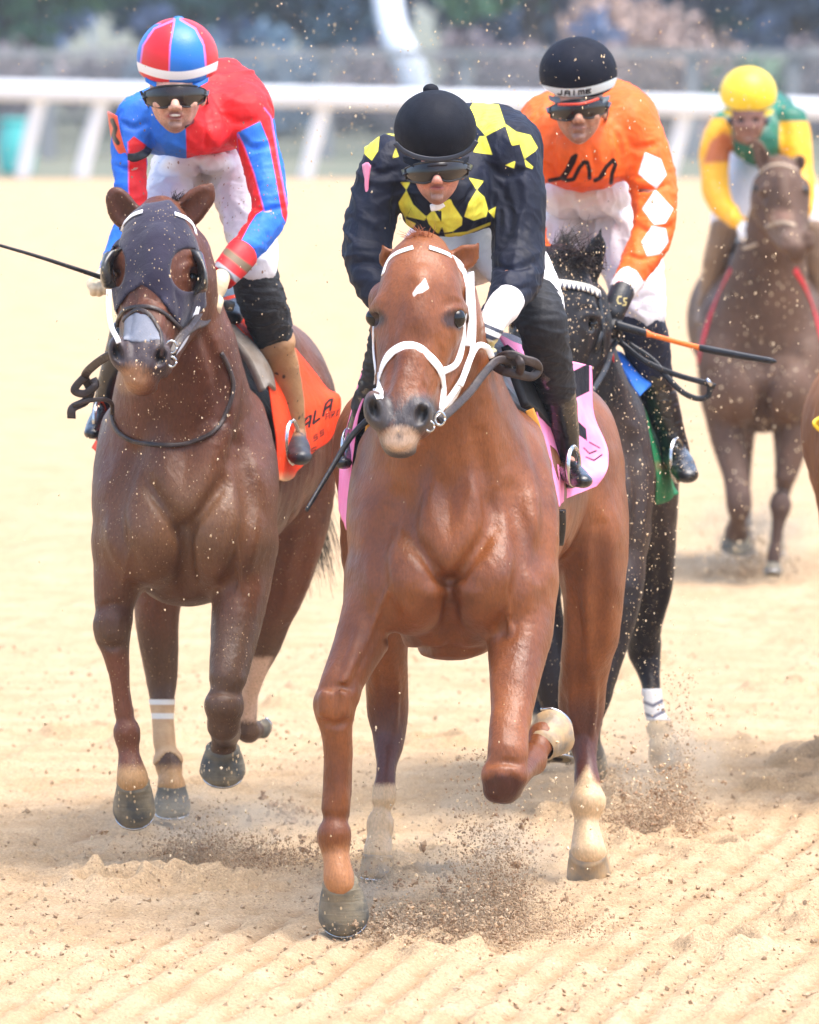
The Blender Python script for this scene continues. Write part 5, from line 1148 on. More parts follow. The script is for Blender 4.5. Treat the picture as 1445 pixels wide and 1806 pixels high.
cuff_tube('cuff', f, [(1116, 484, .14, 27), (1108, 497, .11, 26), (1100, 509, .09, 25), (1095, 517, .08, 23)], p3, RT, 5, .0008, {'ink': letters('JAIME', lambda u, v: (1088 + 32 * u - 3 * v, 490 + 17 * u + 9 * v), .9)})
G1 = Field(f, (.0025, .003, .0025)); G1.chain([(1099, 512, .08, 22), (1090, 532, .055, 22), (1082, 552, .035, 20)], .006); fist(G1, (1092, 530, .05), (1078, 566, .02), (.9, .35), (-.1, .95), 10.5, 24, .003); G1.build()
surf('glove', G1, p3, M('black_glove', C(18, 18, 22), C(28, 28, 34), 20, .45, layers=[('logo', C(196, 176, 110), .6)], speck=[(140, .25, .12, C(170, 150, 120))], bump=[(60, .002)]), {'logo': m_or(m_stroke([[(1096, 523), (1091, 523), (1089, 529), (1091, 535), (1096, 535)]], 1.1), m_stroke([[(1106, 526), (1101, 526), (1101, 531), (1105, 533), (1104, 538), (1099, 538)]], 1.1))})
G1 = Field(f, (.0025, .003, .0025)); fist(G1, (985, 500, .1), (1000, 530, .06), (.9, .35), (-.1, .95), 10, 20, .003); G1.build(); surf('glove', G1, p3, bpy.data.materials['black_glove'])
bandc = lambda x: 163 - ((x - 1020) / 69) ** 2 * 14 - (x - 1020) * .09
HB3 = M('black_cap', C(11, 14, 26), C(16, 20, 34), 20, .75, spec=.2, layers=[('wht', C(216, 232, 240), .7), ('ink', C(16, 18, 24), .4)], speck=[(90, .12, .08, C(200, 180, 150))], bump=[(240, .0006)])
he, H3f = helmet(f, 1020, 127, hz + .055, 69, 63, 150, 182, p3, HB3, {
    'wht': m_fn(lambda x, y, d: 7.5 - np.abs(y - bandc(x))),
    'ink': letters('JAIME', lambda u, v: (983 + 62 * u, bandc(983 + 62 * u) - 3.6 + 7.6 * v), 1.35)}, ry=90, res=(.0022, .004, .0022))
visor(f, 1022, 174, hz + .06, 54, 7, 9, .02, he, HB3)
goggles(f, 1021, 193, hz, 51, 18, p3, tilt=-5)
strap('chin_strap', B, [[(1068, 170), (1072, 195), (1066, 215), (1054, 232)]], 7, p3, BLACKST)
tube('goggle_brow', pp(f, [(985, 184, .0), (1005, 184, -.03), (1030, 182, -.03), (1056, 174, .0)]), .004, .004, p3, M('red_trim', C(200, 60, 30), None, 8, .4))
BB = M('wet_muddy_black_boot', C(14, 15, 18), C(30, 32, 38), 9, .2, speck=[(55, .25, .3, C(120, 104, 60)), (120, .3, .25, C(190, 165, 130))], bump=[(26, .010, (1, 1, 2.4))], coat=.7)
boot_foot(f, (1188, 802, .62), (1212, 838, .46), 25, p3, BB, shaft=[(1148, 655, .54, 35)] + SR3[2:], seed=7)
boot_foot(f, (900, 775, .6), (895, 800, .5), 17, p3, BB, shaft=SL3[1:], seed=8)
S = Field(f, (.005, .006, .005)); S.chain([(1130, 572, .46, 43), (1140, 605, .5, 41), (1152, 660, .55, 34)], .01); S.build(); surf('over_sock', S, p3, M('navy_stocking', C(18, 22, 40), C(26, 30, 50), 20, .75, speck=[(90, .2, .1, C(190, 170, 140))]), None, folds(14, .002, 40))
stirrup(f, 1194, 812, .54, 38, h3)

# ================================================================ RIDER 4 (green, yellow cap)
f = f4
p4 = empty('person', W(1345, 480, 41.8), 'distant jockey in green silks with yellow sleeves and cap', 'person', 'jockeys riding in the race')
T4 = [(1335, 250, .34, 44, 1, 1, .9), (1338, 225, .5, 60, 1, 1, .85), (1342, 215, .7, 62), (1345, 240, .95, 58), (1345, 280, 1.08, 54)]
AL4 = [(1278, 225, .38, 28), (1264, 250, .36, 27), (1260, 300, .32, 24), (1266, 345, .26, 22), (1286, 375, .16, 17), (1310, 398, .06, 11)]
AR4 = [(1395, 215, .4, 30), (1402, 245, .38, 30), (1410, 300, .32, 24), (1418, 345, .26, 21), (1408, 385, .16, 16), (1390, 405, .06, 11)]
LR4 = [(1375, 300, .92, 46), (1405, 340, .7, 38), (1425, 385, .5, 32)]; LL4 = [(1325, 300, .92, 46), (1300, 340, .7, 38), (1284, 390, .5, 32)]
SR4 = [(1428, 400, .48, 26), (1434, 450, .52, 24), (1440, 500, .58, 18), (1444, 545, .6, 14)]; SL4 = [(1280, 400, .48, 26), (1266, 450, .52, 24), (1254, 500, .58, 18), (1242, 545, .6, 14)]
B = Field(f, (.008, .01, .008)); face_prims(B, 1320, 214, hz, .62, 0)
for L in (T4, AL4, AR4, LR4, LL4, SR4, SL4): B.chain(L, .02, infl=-.014)
fist(B, (1308, 396, .06), (1320, 412, .04), (.9, .3), (0, 1), 7, 14); fist(B, (1392, 403, .06), (1384, 416, .04), (.9, .3), (0, 1), 7, 14)
B.build(); surf('body', B, p4, SKIN('skin_brown', C(140, 98, 84)), {'lips': m_ell(1320, 236, 9, 3), 'stub': m_ell(1320, 240, 10, 8), 'teeth': m_fn(lambda x, y, d: -10 + 0 * x)})
J = Field(f, (.007, .009, .007))
for L in (T4, AL4, AR4): J.chain(L, .03)
J.ell(1345, 210, .6, 66, 60, 40, .04); J.build()
ylw = m_or(m_fn(lambda x, y, d: np.minimum(1290 - x, y - 208)), m_fn(lambda x, y, d: np.minimum(x - 1376, y - 214)), m_fn(lambda x, y, d: y - 322))
surf('silks', J, p4, M('green_yellow_silk', C(10, 110, 84), C(12, 96, 76), 6, .45, layers=[('ylw', C(240, 176, 30), 2), ('brn', C(188, 104, 56), 3)]),
     {'ylw': ylw, 'brn': m_poly([(1252, 250), (1275, 232), (1292, 240), (1294, 284), (1240, 288)])}, folds(33, .005, 18))
K = Field(f, (.008, .01, .008))
for L in (LR4, LL4): K.chain(L, .03)
K.chain([(1345, 280, 1.05, 58), (1345, 300, 1.0, 58)], .04); K.build(); surf('breeches', K, p4, WH)
TB4 = M('dusty_boot', C(150, 124, 100), C(120, 100, 84), 6, .6)
boot_foot(f, (1444, 548, .6), (1446, 568, .52), 13, p4, TB4, shaft=SR4); boot_foot(f, (1242, 548, .6), (1238, 568, .52), 13, p4, TB4, shaft=SL4)
G1 = Field(f, (.005, .005, .005)); fist(G1, (1308, 396, .06), (1320, 412, .04), (.9, .3), (0, 1), 7, 14, .003); G1.build(); surf('glove', G1, p4, WH)
YC = M('yellow_cap', C(240, 204, 40), C(244, 212, 60), 10, .45)
he, H4f = helmet(f, 1320, 165, hz + .055, 50, 48, 178, 202, p4, YC, res=(.006, .006, .006)); visor(f, 1320, 198, hz + .07, 44, 4, 8, .02, he, YC)
goggles(f, 1320, 216, hz, 34, 11, p4, s=.62)

# ================================================================ saddles and cloths
# front horse: pink cloth with black bands
ff = f1
PINK = M('pink_saddlecloth', C(244, 132, 180), C(247, 154, 196), 8, .7, spec=.15, layers=[('bar', C(22, 20, 30), 1)], bump=[(30, .004), (260, .0005)])
bar = m_or(m_poly([(992, 664), (1040, 640), (1040, 690), (996, 712)]), m_poly([(975, 694), (1002, 710), (1012, 735), (1034, 756), (1036, 778), (1018, 765), (1000, 735), (982, 716)]),
           m_stroke([[(1030, 790), (1040, 800), (1052, 795)], [(1034, 806), (1048, 812), (1062, 802)], [(1040, 780), (1058, 790)]], 1.5))
sheet('saddle_cloth', f1, [[(880, 590, .55), (925, 612, .75), (990, 632, 1.0), (1042, 646, 1.25)], [(915, 650, .5), (950, 672, .72), (1004, 698, 1.0), (1048, 728, 1.22)], [(945, 720, .48), (972, 745, .7), (1016, 760, .95), (1064, 774, 1.2)],
                           [(962, 790, .46), (982, 800, .66), (1020, 815, .92), (1072, 805, 1.15)], [(972, 850, .46), (990, 850, .62), (1018, 846, .8), (1072, 830, 1.05)], [(982, 895, .46), (992, 886, .6), (1012, 874, .75), (1052, 858, .95)]], h1, PINK, 24, 24, .004, {'bar': bar}, .006, 18, 4)
sheet('saddle_cloth', f1, [[(700, 600, .55), (670, 620, .8), (640, 650, 1.1)], [(648, 690, .5), (636, 700, .8), (622, 715, 1.1)], [(628, 760, .48), (618, 775, .75), (608, 780, 1.0)], [(616, 850, .46), (608, 850, .6), (600, 840, .9)], [(612, 935, .46), (606, 925, .55), (600, 900, .8)]], h1, PINK, 8, 8, .004, {'bar': m_fn(lambda x, y, d: -9 + 0 * x)}, .004, 18, 5)
sheet('saddle_pad', f1, [[(890, 610, .45), (940, 650, .6), (1000, 690, .9)], [(905, 660, .42), (945, 700, .55), (990, 740, .8)], [(925, 715, .4), (948, 730, .5), (975, 765, .7)]], h1, M('black_pad', C(10, 10, 14), C(18, 18, 22), 10, .7), 8, 8, .02)
YW = M('yellow_web', C(226, 160, 60), None, 20, .6)
tube('girth_strap', pp(f1, [(934, 722, .4), (944, 748, .4), (952, 775, .42)]), .012, .003, h1, YW)
tube('girth_strap', pp(f1, [(652, 738, .4), (652, 760, .4), (642, 790, .42)]), .012, .003, h1, YW)
tube('girth_strap', pp(f1, [(988, 900, .5), (988, 930, .55), (984, 960, .6)]), .016, .004, h1, BLACKST)
S = Field(f1, (.006, .008, .006)); S.chain([(812, 640, .5, 70, 1.3, 1, .5), (820, 620, .7, 76, 1.3, 1, .4), (830, 615, .95, 80, 1.3, 1, .45)], .03); S.build(); surf('saddle', S, h1, BLACKST)
# bunched reins in the rider's hand
tube('rein', pp(f1, [(872, 640, .0), (888, 628, -.03), (905, 626, -.04), (925, 634, -.04), (944, 640, -.03), (950, 652, -.01), (938, 664, -.02), (915, 660, -.03), (890, 655, -.02), (872, 645, .0)]), .012, .006, br if False else h1, LEATHER)
tube('rein', pp(f1, [(905, 626, -.02), (918, 640, -.06), (915, 658, -.03), (900, 655, .0), (896, 640, -.02), (905, 628, -.02)]), .011, .006, h1, LEATHER)
# left horse: orange cloth
OR = M('orange_saddlecloth', C(232, 58, 18), C(236, 74, 30), 7, .7, spec=.2, layers=[('txt', C(30, 18, 18), .8), ('stain', C(196, 150, 110), 8)], bump=[(30, .004), (260, .0005)], speck=[(90, .2, .1, C(200, 120, 80))])
txt = m_or(letters('ALA', lambda u, v: (535 + 56 * u - 4 * v, 742 - 44 * u + 22 * v), 2.2), letters('SS', lambda u, v: (552 + 22 * u, 770 - 16 * u + 10 * v), 1), letters('ARK', lambda u, v: (574 + 28 * u, 730 - 10 * u + 11 * v), 1), letters('S', lambda u, v: (548 + 12 * u, 792 - 6 * u + 11 * v), 1))
sheet('saddle_cloth', f2, [[(382, 530, .5), (410, 522, .65), (440, 530, .85), (470, 560, 1.1)], [(420, 575, .46), (452, 580, .62), (490, 600, .85), (530, 625, 1.1)], [(455, 630, .44), (490, 650, .6), (530, 670, .85), (575, 682, 1.1)],
                           [(478, 700, .42), (505, 715, .58), (545, 720, .8), (600, 705, 1.05)], [(488, 780, .42), (510, 785, .55), (545, 782, .75), (585, 770, 1.0)], [(490, 845, .44), (505, 848, .52), (530, 825, .7), (548, 800, .85)]], h2, OR, 30, 30, .004, {'txt': txt, 'stain': m_ell(505, 850, 30, 12)}, .006, 18, 6)
sheet('saddle_cloth', f2, [[(262, 560, .5), (240, 580, .7), (215, 600, .95)], [(215, 660, .46), (200, 680, .7), (185, 690, .95)], [(205, 740, .44), (190, 750, .6), (175, 760, .85)], [(188, 812, .46), (175, 800, .6), (162, 790, .8)]], h2, OR, 8, 8, .004, {'txt': m_fn(lambda x, y, d: -9 + 0 * x), 'stain': m_fn(lambda x, y, d: -90 + 0 * x)}, .004, 18, 7)
PAD = M('muddy_pad', C(150, 142, 132), C(120, 104, 86), 12, .75, bump=[(40, .004)])
sheet('saddle_pad', f2, [[(374, 560, .42), (392, 560, .48), (420, 575, .6)], [(410, 600, .38), (432, 600, .44), (452, 612, .55)], [(440, 640, .36), (462, 640, .42), (474, 652, .52)], [(462, 690, .36), (470, 680, .4), (482, 690, .48)]], h2, PAD, 8, 8, .02)
tube('saddle_roll', pp(f2, [(388, 538, .3), (398, 538, .3), (408, 540, .32)]), .015, .012, h2, BLACKST)
sheet('saddle_lining', f2, [[(372, 545, .4), (388, 548, .42), (398, 558, .45)], [(374, 560, .4), (392, 566, .42), (408, 572, .45)]], h2, M('navy_lining', C(52, 66, 110), None, 10, .6), 6, 6, .006)
S = Field(f2, (.006, .008, .006)); S.chain([(350, 560, .5, 60, 1.3, 1, .5), (360, 540, .7, 66, 1.3, 1, .4), (380, 535, .95, 70, 1.3, 1, .45)], .03); S.build(); surf('saddle', S, h2, BLACKST)
# third horse: green cloth, blue pad
GR = M('green_saddlecloth', C(14, 112, 66), C(18, 126, 76), 8, .6, layers=[('stain', C(140, 120, 84), 6)], speck=[(80, .2, .15, C(190, 175, 140))], bump=[(30, .004)])
sheet('saddle_cloth', f3, [[(1118, 670, .5), (1130, 680, .7), (1145, 690, .95)], [(1135, 720, .48), (1150, 735, .68), (1168, 745, .9)], [(1148, 780, .46), (1162, 790, .62), (1178, 800, .85)], [(1156, 840, .46), (1172, 845, .6), (1192, 850, .8)], [(1158, 890, .5), (1172, 885, .6), (1200, 868, .75)]], h3, GR, 8, 8, .004, {'stain': m_ell(1166, 822, 14, 6)}, .007, 22, 8)
sheet('saddle_pad', f3, [[(1080, 628, .44), (1090, 622, .48), (1102, 630, .55)], [(1100, 655, .42), (1112, 650, .46), (1126, 662, .54)], [(1118, 688, .4), (1132, 680, .44), (1146, 676, .5)], [(1128, 700, .4), (1136, 690, .43), (1140, 680, .5)]], h3, M('blue_pad', C(30, 108, 210), C(44, 122, 220), 8, .6), 8, 8, .014)
tube('neck_strap', pp(f3, [(1070, 600, .0), (1078, 630, .02), (1072, 660, .05), (1058, 690, .08)]), .01, .004, h3, REDST)
S = Field(f3, (.006, .008, .006)); S.chain([(1010, 600, .5, 60, 1.3, 1, .5), (1020, 585, .7, 66, 1.3, 1, .4), (1035, 580, .95, 70, 1.3, 1, .45)], .03); S.build(); surf('saddle', S, h3, BLACKST)
# far horse
sheet('saddle_cloth', f4, [[(1290, 470, .5), (1270, 480, .7), (1255, 490, .9)], [(1262, 520, .46), (1245, 530, .7), (1235, 535, .9)], [(1245, 580, .46), (1232, 585, .6), (1224, 580, .8)]], h4, REDST, 6, 6, .006, None, .004)
sheet('saddle_cloth', f4, [[(1400, 470, .5), (1420, 480, .7), (1435, 490, .9)], [(1430, 520, .46), (1445, 530, .7), (1455, 535, .9)], [(1445, 580, .46), (1460, 585, .6), (1466, 580, .8)]], h4, REDST, 6, 6, .006, None, .004)
S = Field(f4, (.012, .012, .012)); S.chain([(1345, 440, .5, 44, 1.3, 1, .5), (1345, 430, .95, 48, 1.3, 1, .45)], .03); S.build(); surf('saddle', S, h4, BLACKST)

# ================================================================ whips (held, so things of their own)
whip('riding_crop', f2, [(188, 492, .0), (140, 476, -.02), (60, 450, -.05), (-30, 424, -.08)], .0075, 'black whip held out to the left by the jockey in blue and red', 'whip', BLACKST)
whip('riding_crop', f1, [(655, 735, .40), (620, 770, .3), (580, 835, .2), (541, 900, .1)], .0095, 'black whip slanting down beside the front horse, below its left stirrup', 'whip', BLACKST)
WM = M('orange_black_whip', C(22, 22, 26), None, 20, .35, layers=[('org', C(236, 120, 40), 1)])
P = catmull(pp(f3, [(1084, 572, -.02), (1140, 588, -.03), (1230, 612, -.05), (1300, 626, -.07), (1370, 638, -.09)]), 8); n_ = len(P); pxs, _ = proj(P)
rr = np.interp(pxs, [1084, 1140, 1142, 1232, 1236, 1262, 1300, 1365, 1370], [9, 8, 5, 5.4, 7, 7.5, 7, 6, 2]) / PS(29.7) * .9
Vw, Fw = tube_v(P, up_normals(P), rr, rr, 12); pxs, _ = proj(Vw)
tag(link('riding_crop', mesh_np('riding_crop', Vw, Fw, attrs={'org': 46 - np.abs(pxs - 1187)}), None, WM), 'orange and black whip held by the jockey in orange silks', 'whip')

# ================================================================ fifth horse, at the right edge
bpy.context.view_layer.update()
h5 = h3.copy(); COL.objects.link(h5)
h5['label'] = 'tan-legged brown horse cut off by the right edge, beside a yellow cloth'
TANH = M('dusty_tan_coat', C(172, 118, 76), C(150, 98, 62), 5, .7, spec=.15, layers=[('leg', C(150, 112, 70), 60)], speck=[(60, .15, .15, C(200, 176, 140))], bump=[(16, .006), (420, .0004)])
for ch in list(h3.children):
    if ch.name.startswith(('stirrup', 'rein', 'saddle_lining')): continue
    c5 = ch.copy(); COL.objects.link(c5); c5.parent = h5; c5.matrix_parent_inverse = ch.matrix_parent_inverse.copy()
    if ch.name.startswith('body'):
        c5.data = ch.data.copy(); c5.data.materials[0] = TANH
    if ch.name.startswith(('saddle_cloth', 'saddle_pad')):
        c5.data = ch.data.copy(); c5.data.materials[0] = YC
    for gch in list(ch.children):
        g5 = gch.copy(); COL.objects.link(g5); g5.parent = c5; g5.matrix_parent_inverse = gch.matrix_parent_inverse.copy()
h5.location = Vector(h3.location) + Vector((1.01, .35, 0))
YCL = sheet('saddle_cloth', f3, [[(1462, 728, .1), (1470, 730, .3), (1480, 735, .5)], [(1436, 744, .05), (1450, 752, .25), (1470, 760, .45)], [(1444, 758, .05), (1458, 766, .25), (1474, 775, .45)]], h5, YC, 5, 5, .01)
# ================================================================ track
def graded(segs):
    out = []
    for a, b, s0, s1 in segs:
        n = max(2, int(2 * (b - a) / (s0 + s1))); t = np.linspace(0, 1, n, endpoint=False)
        st = s0 + (s1 - s0) * t; c = np.concatenate([[0], np.cumsum(st)]); out.append(a + (b - a) * c[:-1] / c[-1])
    return np.concatenate(out + [[segs[-1][1]]])
gx = graded([(-300, -40, 60, 10), (-40, -6, 5, .5), (-6, -1.9, .3, .02), (-1.9, 2.3, .0105, .0105), (2.3, 7, .02, .4), (7, 40, .6, 6), (40, 300, 10, 60)])
gy = graded([(-40, 15, 8, .6), (15, 21.4, .4, .02), (21.4, 32, .014, .026), (32, 48, .03, .1), (48, 105, .12, .8), (105, 121.5, .8, .8)])
X, Y = np.meshgrid(gx, gy, indexing='ij'); P2 = np.stack([X, Y, 0 * X], -1).reshape(-1, 3)
def vnoise(P, f, seed):       # 2D value noise
    g_ = np.random.default_rng(seed).random((256, 256)); q = P[:, :2] * f; i = np.floor(q).astype(int); t = q - i; t = t * t * (3 - 2 * t)
    a = g_[i[:, 0] % 256, i[:, 1] % 256]; b = g_[(i[:, 0] + 1) % 256, i[:, 1] % 256]; c = g_[i[:, 0] % 256, (i[:, 1] + 1) % 256]; d = g_[(i[:, 0] + 1) % 256, (i[:, 1] + 1) % 256]
    return (a * (1 - t[:, 0]) + b * t[:, 0]) * (1 - t[:, 1]) + (c * (1 - t[:, 0]) + d * t[:, 0]) * t[:, 1] - .5
def ground_z(P):
    x, y = P[:, 0], P[:, 1]
    u = x - .129 * y + .04 * np.sin(y * .35) + .03 * vnoise(P, .8, 5)
    al = np.stack([u * 1.0, y * .22], -1)                                        # noise drawn out along the harrow lines
    ridge = np.sin(u * 2 * math.pi / .112 + 1.2 * vnoise(P, .9, 6)); ridge = ridge * (.8 + .9 * vnoise(al, 9, 41)) + 1.0 * vnoise(al, 22, 42)
    fade = 1 / (1 + np.exp((y - 28.4 - 1.7 * x - 1.8 * vnoise(P, .45, 9)) * 1.5)) * (1 - .85 * np.exp(-((x - .15) / .55) ** 2 - ((y - 27.2) / 1.0) ** 2))  # the combed sand is fresh near the camera and to the right
    lines = vnoise(al * np.array([1, .3]), 13, 46) + .6 * vnoise(al * np.array([1, .3]), 30, 47)
    churn = np.clip(1.2 - np.abs(y - 27.8) / 4.5, 0.22, 1) * (1 - .7 * fade)
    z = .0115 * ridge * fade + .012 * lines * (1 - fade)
    z = z + .012 * vnoise(P, 3.3, 1) * churn + .014 * vnoise(P, 9, 2) * churn + .010 * vnoise(P, 26, 3) + .009 * vnoise(P, 55, 4)
    cl = np.clip(vnoise(P, 38, 14) - .25, 0, 1) + np.clip(vnoise(P, 21, 15) - .28, 0, 1) * 1.5; z = z + .045 * cl * (.3 + churn)
    for hx, hy in PRINTS:
        d = np.hypot((x - hx) / .075, (y - hy) / .11); z = z - .035 * np.exp(-d ** 4) + .02 * np.exp(-((d - 1.35) / .35) ** 2)
    z = z - .02 * np.exp(-((u - (1.3 - .129 * 24)) / .012) ** 2) * (y < 27)
    far = np.clip((60 - y) / 20, .15, 1)
    for hx, hy in PRINTS:
        d = np.hypot((x - hx) / .075, (y - hy) / .11); z = z - .035 * np.exp(-d ** 4) + .02 * np.exp(-((d - 1.35) / .35) ** 2)
    return z * far
rp = np.random.default_rng(21)
PRINTS = [(rp.uniform(-1.6, 2.2), rp.uniform(25.5, 36)) for _ in range(46)]
far_m = np.abs(P2[:, 0]) > 6
Z = np.where(far_m, 0, ground_z(P2)); P2[:, 2] = Z
a_, b_ = X.shape; i, j = np.meshgrid(np.arange(a_ - 1), np.arange(b_ - 1), indexing='ij'); i = i.ravel(); j = j.ravel()
Fg = np.stack([i * b_ + j, (i + 1) * b_ + j, (i + 1) * b_ + j + 1, i * b_ + j + 1], 1)
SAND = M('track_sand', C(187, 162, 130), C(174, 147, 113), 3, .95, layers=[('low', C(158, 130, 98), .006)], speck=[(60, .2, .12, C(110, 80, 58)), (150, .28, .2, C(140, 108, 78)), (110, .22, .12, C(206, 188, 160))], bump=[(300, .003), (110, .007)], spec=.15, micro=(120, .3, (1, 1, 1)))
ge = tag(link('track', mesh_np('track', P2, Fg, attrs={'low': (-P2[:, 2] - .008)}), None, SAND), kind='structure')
V = np.array([[-300, 121.5, 0], [300, 121.5, 0], [300, 900, 0], [-300, 900, 0]], float)
tag(link('infield_grass', mesh_np('infield_grass', V, np.array([[0, 1, 2, 3]])), None, M('infield_turf', C(112, 110, 92), C(84, 92, 74), .4, .95)), kind='structure')

# ---------------------------------------------------------------- clods: loose on the sand, thrown up, and specks in the air
def clods(centers, sizes, seed, stretch=None):
    g_ = np.random.default_rng(seed); n = len(centers)
    base = np.array([[1, 0, 0], [-1, 0, 0], [0, 1, 0], [0, -1, 0], [0, 0, 1], [0, 0, -1]], float)
    tri = np.array([[0, 2, 4], [2, 1, 4], [1, 3, 4], [3, 0, 4], [2, 0, 5], [1, 2, 5], [3, 1, 5], [0, 3, 5]])
    V = base[None] * (g_.uniform(.5, 1.25, (n, 6, 1))) + g_.normal(size=(n, 6, 3)) * .18
    Q = g_.normal(size=(n, 4)); Q /= np.linalg.norm(Q, axis=1, keepdims=True); w_, x_, y_, z_ = Q.T
    R = np.stack([1 - 2 * (y_ ** 2 + z_ ** 2), 2 * (x_ * y_ - z_ * w_), 2 * (x_ * z_ + y_ * w_), 2 * (x_ * y_ + z_ * w_), 1 - 2 * (x_ ** 2 + z_ ** 2), 2 * (y_ * z_ - x_ * w_), 2 * (x_ * z_ - y_ * w_), 2 * (y_ * z_ + x_ * w_), 1 - 2 * (x_ ** 2 + y_ ** 2)], -1).reshape(n, 3, 3)
    V = np.einsum('nij,nkj->nki', R, V) * np.asarray(sizes)[:, None, None]
    if stretch is not None: V = V * np.array(stretch)
    V = V + np.asarray(centers)[:, None, :]
    return V.reshape(-1, 3), (tri[None] + 6 * np.arange(n)[:, None, None]).reshape(-1, 3)
def stuff(name, Cn, S, seed, mat, stretch=None, smooth=False):
    V, T = clods(Cn, S, seed, stretch); o = link(name, mesh_np(name, V, None, T, smooth=smooth), None, mat); return tag(o, kind='stuff')
CLOD = M('sand_clod', C(188, 166, 138), C(152, 126, 98), 9, .95, spec=.1)
WET = M('damp_clod', C(188, 160, 128), C(140, 110, 84), 14, .9, spec=.2)
PALE = M('flying_grit', C(226, 204, 170), C(200, 172, 132), 30, .8)
g_ = np.random.default_rng(77)
n = 15000; yy = 21.3 + (g_.random(n) ** 1.3) * 16; xx = (g_.random(n) - .5) * yy * .1 + 0.0
Cn = np.stack([xx, yy, 0 * xx], -1); dn = vnoise(Cn, 1.6, 31) + vnoise(Cn, 5, 32) + .25 * np.exp(-((yy - 27.5) / 3) ** 2); keep = dn > .0 + g_.random(n) * .25 - .1; Cn = Cn[keep]; S = .0022 + .0075 * g_.random(len(Cn)) ** 3.0
Cn[:, 2] = ground_z(Cn) + S * .4
stuff('loose_sand_clods', Cn, S, 1, CLOD)
# thrown up by the hooves: (px, py of the centre on the ground, half width px, height m, count)
Cs, Ss = [], []
for px_, py_, Yd, hw_, hh_, n_, smax in ((740, 1605, 25.9, 120, .035, 3000, .006), (870, 1560, 26.5, 90, .26, 5200, .005), (820, 1600, 25.8, 130, .09, 2600, .0065), (700, 1600, 26.0, 50, .05, 700, .010), (1150, 1440, 29.0, 95, .12, 3600, .006), (1195, 1400, 29.4, 40, .26, 2200, .0055), (430, 1510, 28.0, 170, .05, 3400, .0045), (360, 1470, 28.4, 90, .09, 1600, .005),
                                         (505, 1345, 29.5, 22, .03, 160, .008), (640, 1560, 26.9, 60, .08, 900, .005), (1320, 1015, 41.5, 70, .14, 900, .012), (1080, 1360, 29.9, 50, .14, 800, .005), (960, 1620, 26.0, 120, .05, 1200, .005)):
    base = W(px_, py_, Yd); t = g_.normal(size=(n_, 3)) * .5; q = PS(Yd)
    P = np.stack([base[0] + t[:, 0] * hw_ / q, Yd + t[:, 1] * .35, np.minimum(g_.exponential(.38, n_), 1.6) * hh_], -1)
    P[:, 2] += np.maximum(ground_z(P), 0) + .002
    Cs.append(P); Ss.append(.0015 + smax * g_.random(n_) ** 2.6)
Cs = np.concatenate(Cs); Ss = np.concatenate(Ss); kd = (g_.random(len(Cs)) < .30)
stuff('thrown_dirt_clods', Cs[kd], Ss[kd], 2, WET); stuff('thrown_sand', np.concatenate([Cs[~kd], Cs[~kd] + g_.normal(size=(np.sum(~kd), 3)) * .012]), np.concatenate([Ss[~kd] * .8, Ss[~kd] * .55]), 12, CLOD)
nb = 150; pb = [(850, 1560, 26.5, 150, .24), (1160, 1430, 29.2, 120, .2), (430, 1500, 28.2, 200, .08), (505, 1340, 29.4, 60, .05), (780, 1600, 26.0, 160, .06)]
Cb, Sb = [], []
for k_ in range(nb):
    a_ = pb[k_ % 5]; bb = W(a_[0] + g_.normal() * a_[3] * .55, a_[1], a_[2]); Cb.append([bb[0], a_[2] + g_.normal() * .2, .006 + abs(g_.normal()) * a_[4] * .5]); Sb.append(g_.uniform(.005, .013))
Cb = np.array(Cb); g5 = g_.normal(size=(nb, 6, 3)); Sb = np.array(Sb)
stuff('large_dirt_clods', (Cb[:, None] + g5 * Sb[:, None, None] * .55).reshape(-1, 3), np.repeat(Sb, 6) * g_.uniform(.5, .9, nb * 6), 9, WET)
# grit in the air
Cs, Ss = [], []
for px_, py_, sx_, sy_, n_, y0_, y1_, sm in ((722, 300, 420, 260, 900, 26, 36, .0017), (1000, 250, 260, 190, 900, 26, 34, .0022), (640, 150, 160, 120, 600, 27, 36, .0022), (1350, 700, 90, 180, 520, 30, 39.5, .0026), (1000, 520, 60, 60, 420, 28.6, 29.2, .0020), (1130, 800, 50, 200, 520, 28, 29.0, .0021),
                                         (1150, 1150, 50, 160, 320, 28, 29.5, .0021), (300, 800, 110, 180, 160, 26.6, 27.4, .0022), (300, 560, 90, 90, 110, 26.8, 27.3, .0022), (300, 90, 260, 80, 130, 27, 36, .002), (1250, 150, 150, 120, 260, 28, 38, .0024), (850, 1450, 160, 90, 500, 25.6, 27.2, .0030), (1170, 1330, 110, 70, 350, 28.6, 29.6, .003), (420, 1420, 150, 90, 300, 27.2, 28.6, .003), (1320, 960, 90, 60, 200, 39, 42, .004)):
    yd = g_.uniform(y0_, y1_, n_); P = W(px_ + g_.normal(size=n_) * sx_, py_ + g_.normal(size=n_) * sy_, yd); ok = P[:, 2] > .02
    Cs.append(P[ok]); Ss.append((sm * (.35 + g_.random(n_) ** 2.5 * 1.3))[ok])
stuff('flying_grit', np.concatenate(Cs), np.concatenate(Ss), 3, PALE, (1, 1, 1.5))

